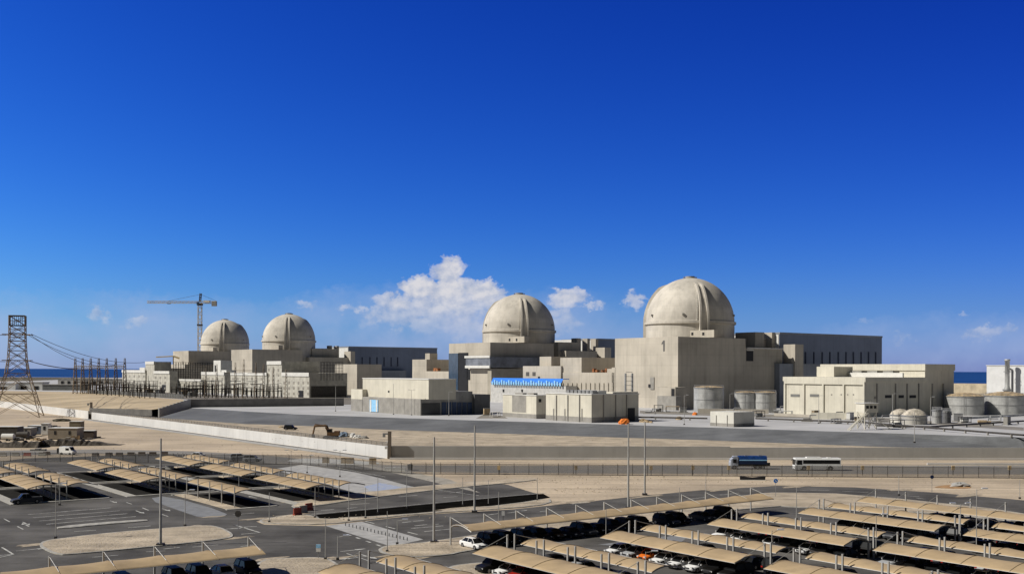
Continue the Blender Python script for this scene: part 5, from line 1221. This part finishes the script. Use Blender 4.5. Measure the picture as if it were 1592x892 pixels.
loft(mb,[[(x+(0.35*(1.5-z)/1.5 if x > 0 and z>1.4 else 0)*.4,y,z) for y,z in prof] for x in (-f,-f+.15,f-.2,f)]); mb.build('body', CARP['white'], t)
for sg in (-1,1): MB().box(-f+.25,f-2.0,sg*1.245,sg*1.275,1.75,2.65).build('side_windows', carglass, t)
for sg in (-1,1): MB().box(f-1.75,f-.5,sg*1.245,sg*1.275,1.5,2.6).build('front_side_window', carglass, t)
MB().box(f-.06,f+.04,-1.1,1.1,1.4,2.75).build('windscreen', carglass, t); MB().box(-f-.03,-f+.03,-1,1,1.8,2.6).build('rear_window', carglass, t)
MB().box(-1,2.6,-.85,.85,3.1,3.32).box(-3.6,-2.6,-.5,.5,3.1,3.25).build('roof_unit', whiteP, t)
for x in (f-2.3,-f+2.6):
    for sg in (-1,1): MB().tube((x,sg*1.2,.62),(x,sg*1.268,.62),.62,16,smooth=False).build('wheel_arch', darkM, t); w_ = MB().tube((x,sg*1.0,.5),(x,sg*1.29,.5),.5,16,smooth=False).build('wheel', rubber, t); MB().tube((x,sg*1.2,.5),(x,sg*1.31,.5),.27,12,smooth=False).build('rim', rim, w_)
for sg in (-1,1): MB().box(f-.02,f+.05,sg*.7,sg*1.1,.7,.95).build('headlight', lampM, t); MB().bar((f-.1,sg*1.2,2.7),(f+.3,sg*1.4,2.3),.1).build('mirror', darkS, t)
P = G(515,681.5,Z1); t = thing('excavator','rust-brown tracked excavator on the sand above the white wall','excavator',(P.x,P.y,Z1),0)
exM = mat('excavator_brown',(.15,.085,.04),.7,var=.25,scale=1)
for y in (-1.3,.7):
    mb = MB(); pts = [(-2.2,0),(-2.5,.45),(-2.1,.95),(2.1,.95),(2.5,.45),(2.2,0)]; n = 6
    mb.add([(x,y,z) for x,z in pts]+[(x,y+.6,z) for x,z in pts],[tuple(range(6)),tuple(range(11,5,-1))]+[(i,(i+1)%6,6+(i+1)%6,6+i) for i in range(6)]); mb.build('track', rubber, t)
MB().box(-1.1,2.7,-1.3,1.3,1.05,2.1).box(1.2,2.75,-1.3,1.3,2.1,2.5).build('house', exM, t); MB().box(-1.1,.5,-1.3,-.2,2.1,3.1).build('cab', carglass, t)
MB().box(-1.15,.55,-1.35,-.15,3.1,3.2).build('cab_roof', exM, t)
MB().bar((-.6,.3,1.9),(-1.6,.3,4.2),.6).bar((-1.6,.3,4.2),(-5.4,.3,4.0),.5).bar((-.9,.3,1.6),(-1.9,.3,3.6),.2).build('boom', exM, t)
MB().bar((-5.2,.3,4.3),(-5.9,.3,1.2),.4).bar((-2.6,.3,4.3),(-5.2,.3,4.6),.18).build('stick', exM, t)
mb = MB(); mb.add([(-6.2,-.2,1.3),(-5.4,-.2,1.2),(-5.2,-.2,.3),(-6.1,-.2,.1),(-6.2,.8,1.3),(-5.4,.8,1.2),(-5.2,.8,.3),(-6.1,.8,.1)],[(0,1,2,3),(7,6,5,4),(0,4,5,1),(1,5,6,2),(2,6,7,3),(3,7,4,0)]); mb.build('bucket', darkS, t)
for i,(px,py,w,h,m,lab) in enumerate(((535,678.5,2.6,1.6,mat('tarp_blue_grey',(.15,.2,.27),.7),'blue-grey covered pile right of the excavator'),(542,678.5,2.2,1.2,greyb,'brown debris pile next to the blue-grey pile'),(549,679,1.5,1.3,whiteP,'white sack pile on the sand above the white wall'),(556,680,2.0,.9,whiteP,'low white sheet pile on the sand'),(566,681,2.2,.8,greyb,'flat brown debris pile nearest the camera mast'),(437,664,1.2,.5,tankR,'tiny brown mound left of the black suv'))):
    lump('debris_pile', lab, 'debris', G(px,py,Z1), w/1.4, h, m, seed=i+30)
# ------------------------------------------------------------------ left-hand work camp
def cabin(px, yb, w, dp, h, m, lab, rz=.0, win=2, z=0, name='site_cabin'):
    P = G(px,yb,z); t = thing(name,lab,'cabin',(P.x,P.y,z),rz); MB().box(0,w,0,dp,.25,h).build('wall', m, t); MB().box(-.15,w+.15,-.15,dp+.15,h,h+.15).build('roof', whiteP, t)
    for i in range(win): MB().box(w*(i+.5)/win-.4,w*(i+.5)/win+.4,-.06,0,h*.45,h*.78).build('window', darkM, t)
    MB().box(.3,.8,.2,dp-.2,0,.25).box(w-.8,w-.3,.2,dp-.2,0,.25).build('skids', darkS, t)
cabin(75,683,10,6,3.9,mat('camp_tan',(.30,.26,.21),.8,var=.1),'tan site cabin with two small windows in the work camp')
cabin(127.5,681,4.2,3,2.6,mat('camp_brown',(.12,.09,.07),.8),'small dark brown container right of the tan site cabin',0,0)
cabin(64,676,2.5,3,4.2,whiteP,'narrow white cabin left of the tan site cabin',0,1)
cabin(-8,681,8,5,4.0,darkS,'dark open shed at the left edge of the work camp',0,0)
cabin(18,678,7,5,3.0,greyb,'grey shed with dark windows in the work camp',0,2)
cabin(43,675,7,5,3.2,mat('camp_blue',(.10,.12,.17),.7),'dark blue-grey cabin behind the trailers',0,1)
cabin(108,672,4.4,3.5,4.2,mat('camp_olive',(.20,.17,.12),.8),'olive tank block behind the tan cabin',0,0)
for i,(px,yb) in enumerate(((13,685),(36,681))):
    P = G(px,yb); t = thing('water_tank_trailer',['rounded white water tank at the left of the work camp','dark rounded tank trailer in the work camp'][i],'tank trailer',tuple(P)); MB().tube((-2,0,1.4),(2,0,1.4),1.1,14).build('tank', [whiteP,darkS][i], t); MB().box(-2.2,2.4,-.8,.8,.5,.7).build('frame', darkS, t)
    for sg in (-1,1): MB().tube((0,sg*.8,.4),(0,sg*1.0,.4),.4,12,smooth=False).build('wheel', rubber, t)
rnd = random.Random(44)
clut = [(8,683,1.6,1.0,darkS,'black drum pile left of the white tank'),(28,684.5,2,1.1,greyb,'grey pipe bundle between the two tank trailers'),(48,683,1.4,1.5,darkS,'dark generator beside the dark tank trailer'),(58,684,1.8,.7,tankR,'tan plank stack before the narrow white cabin'),(66,685,1.2,.9,brownS,'brown crate stack at the foot of the tan cabin'),(106,684,2.0,1.0,greyb,'grey beam stack before the tan site cabin'),(118,683,1.3,1.4,tankR,'tan drum group right of the tan cabin'),(150,680,1.4,.6,brownS,'low brown scrap heap right of the small container'),(84,664,2.6,.7,darkS,'dark mesh heap on the sand below the far wall'),(132,690,2.4,.8,tankR,'tan rubble lying on the earth bank'),(60,700,2,.6,greyb,'grey rubble on the track behind the bank'),(120,640,2,1.6,brownS,'small brown hut on the sand plateau edge')]
for i_,(px,py,w_,h_,m_,lb_) in enumerate(clut):
    P = G(px,py); t = thing('scrap_stack',lb_,'scrap',tuple(P),rnd.uniform(-.4,.4))
    for k_ in range(3): x_ = (k_-1)*w_*.75; MB().box(x_-w_*.34,x_+w_*.34,-w_*rnd.uniform(.3,.6),w_*.4,0,h_*rnd.uniform(.6,1.2)).build('bundle', m_, t)
lump('dry_bush','spindly dry shrub by the foot of the far white wall','shrub',G(96,654.5),3.4,1.3,mat('bush',(.07,.06,.04),.9),seed=50,sx=1.2)
# dark earth bank
mb = MB(); n = 60; rnd = random.Random(8); vs = []
for i in range(n+1):
    px = -60+i*4.1; P = G(px, 694+ (2 if px < 60 else -2*(px-60)/130)); tpr = 1 if px < 120 else max(.05,(190-px)/70)
    h = (1.9+rnd.uniform(-.4,.4))*tpr
    vs += [(P.x,P.y,0),(P.x,P.y+1.0,h*.9),(P.x,P.y+3,h),(P.x,P.y+6,0)]
fs = [(i*4+j,i*4+4+j,i*4+5+j,i*4+1+j) for i in range(n) for j in range(3)]
mb.add(vs,fs); struct(mb.build('earth_bank', mat('dark_earth',(.11,.095,.08),.95,var=.3,scale=.6,bump=.6,bscale=1.5)))
P = G(106,706.5); t = thing('van','small white van parked before the earth bank','van',tuple(P),-.3)
mb = MB(); loft(mb,[[(x,-.95,z0),(x,-.85,z1),(x,.85,z1),(x,.95,z0)] for x,z0,z1 in ((-2.3,.35,2.2),(-2.1,.3,2.35),(1.1,.3,2.35),(1.7,.3,1.4),(2.3,.4,1.1))]); mb.build('body', CARP['white'], t)
mb = MB()
for sg in (-1,1): mb.box(-.1,1.0,sg*.86,sg*.95,1.35,1.95)
mb.build('side_window', carglass, t); mb = MB(); mb.add([(1.16,-.78,2.25),(1.16,.78,2.25),(1.74,.8,1.42),(1.74,-.8,1.42)],[(0,3,2,1),(0,1,2,3)]); mb.build('windscreen', carglass, t)
for x in (-1.4,1.4):
    for sg in (-1,1): MB().tube((x,sg*.75,.36),(x,sg*.97,.36),.36,12,smooth=False).build('wheel', rubber, t)
o = MB().box(-.9,.9,-.2,.2,.2,1.8).build('site_board', darkM); o.location = G(94,706); tag(o,'small dark board standing left of the white van','board')
def barrier(px, yb, w, m, lab, grp, rz=0, h=1.0):
    P = G(px,yb); o = MB(); prof = [(-.3,0),(-.3,.25),(-.12,.45),(-.1,h),(.1,h),(.12,.45),(.3,.25),(.3,0)]
    loft(o,[[(x,y,z) for y,z in prof] for x in (-w/2,w/2)]); o = o.build('road_barrier', m); o.location = P; o.rotation_euler = (0,0,rz); tag(o,lab,'barrier',grp)
bm_ = mat('barrier_brown',(.10,.075,.06),.8); rm_ = mat('barrier_red',(.30,.06,.035),.6)
bl = [(149,709,bm_),(170,708.5,bm_),(186,708.5,bm_),(204,708,bm_),(221,707.5,bm_),(238,707.5,bm_),(256,707,bm_),(43,708.5,rm_),(25,708.5,greyb),(66,708,greyb),(73,707,bm_),(5,709,greyb)]
xs = sorted(b[0] for b in bl)
for i,(px,yb,m) in enumerate(bl):
    barrier(px,yb,2.0,m,'%s road barrier behind the left car park, %s of twelve from the left' % ({bm_:'dark brown',rm_:'red',greyb:'grey'}[m],ordn(xs.index(px))),'road barriers behind the left car park')
for i,(px,yb,m,c) in enumerate(((463,801,rm_,'red'),(472,797,greyb,'grey'),(481,793,rm_,'red and nearest the lamp post'))): barrier(px,yb,1.6,m,'%s barrier block on the verge tip, %s of three' % (c,['left','middle','right'][i]),'barriers on the verge tip',.9,1.3)
for i,(px,yb) in enumerate(((507,719.5),(536,720),(545,720.5),(580,721))):
    P = G(px,yb); t = thing('site_crate','tan boxed barrier beside the white wall footpath, %s from the left' % ordn(i),'crate',tuple(P),0,'tan crates by the white wall'); MB().box(-.9,.9,-.4,.4,0,1.5).build('box', mat('crate_tan',(.42,.31,.18),.8,var=.2,scale=2), t); MB().box(-.95,.95,-.45,.45,1.5,1.58).build('lid', tankR, t)
for i,(px,yb,w) in enumerate(((607,731,2.6),(621,731.5,3.2),(264,729,2),(237,729,1.6))):
    P = G(px,yb); o = MB().box(-w/2,w/2,-.3,.3,0,.8).box(-w/2+.1,w/2-.1,-.4,.4,0,.12).build('concrete_block', whiteP); o.location = P; tag(o,['white concrete block left of the black bin','longer white concrete block near the black bin','white block at the head of the left car park','small white block by the tall left mast'][i],'block')
o = MB().lathe([(.55,0),(.65,1.3),(.7,1.3),(.7,1.4),(.01,1.5)],14).build('waste_bin', darkM); o.location = G(638,730.5); tag(o,'black bin beside the perimeter road fence','bin')
# white gravel berm by the wall
struct(MB().poly([(p.x,p.y) for p in px_poly([(440,716),(480,711),(560,716),(600,720),(560,722.5),(470,719)],0,1)],.022).build('white_gravel', mat('white_gravel',(.55,.54,.51),.9,var=.12,scale=.8)))

# stones lying about on the bare sand: too many to count, one object
rnd = random.Random(99); mb = MB(); n_ = 0
def stone(P, r):
    vs = [(P.x+dx*r*rnd.uniform(.6,1.2), P.y+dy*r*rnd.uniform(.6,1.2), P.z+dz*r*rnd.uniform(.5,1)) for dx,dy,dz in ((1,0,0),(0,1,0),(-1,0,0),(0,-1,0),(0,0,1))]
    mb.add(vs, [(0,1,4),(1,2,4),(2,3,4),(3,0,4)])
zones = [((10,648),(520,700),0,420),((640,739),(1592,752),0,420),((860,757),(1000,768),0,90),((70,838),(340,850),.14,70),((300,690),(560,708),0,130),((420,662),(1050,690),2.6,320),((600,851),(690,860),.14,30),((410,868),(500,890),.14,40),((90,612),(240,634),4.2,60),((420,807),(700,800),.13,40)]
for (x0,y0),(x1,y1),z,n in zones:
    for _ in range(n):
        px = rnd.uniform(x0,x1); f = (px-x0)/(x1-x0)
        py = rnd.uniform(min(y0,y1),max(y0,y1))
        if z == 2.6 and not (663+(px-420)*.034+2 < py < 690): continue
        P = G(px,py,z); stone(P, rnd.uniform(.06,.22)*(1 if z != .14 else .5))
o = mb.build('scattered_stones', mat('stone_brown',(.36,.29,.21),.95,var=.3,scale=.5)); o['kind'] = 'stuff'
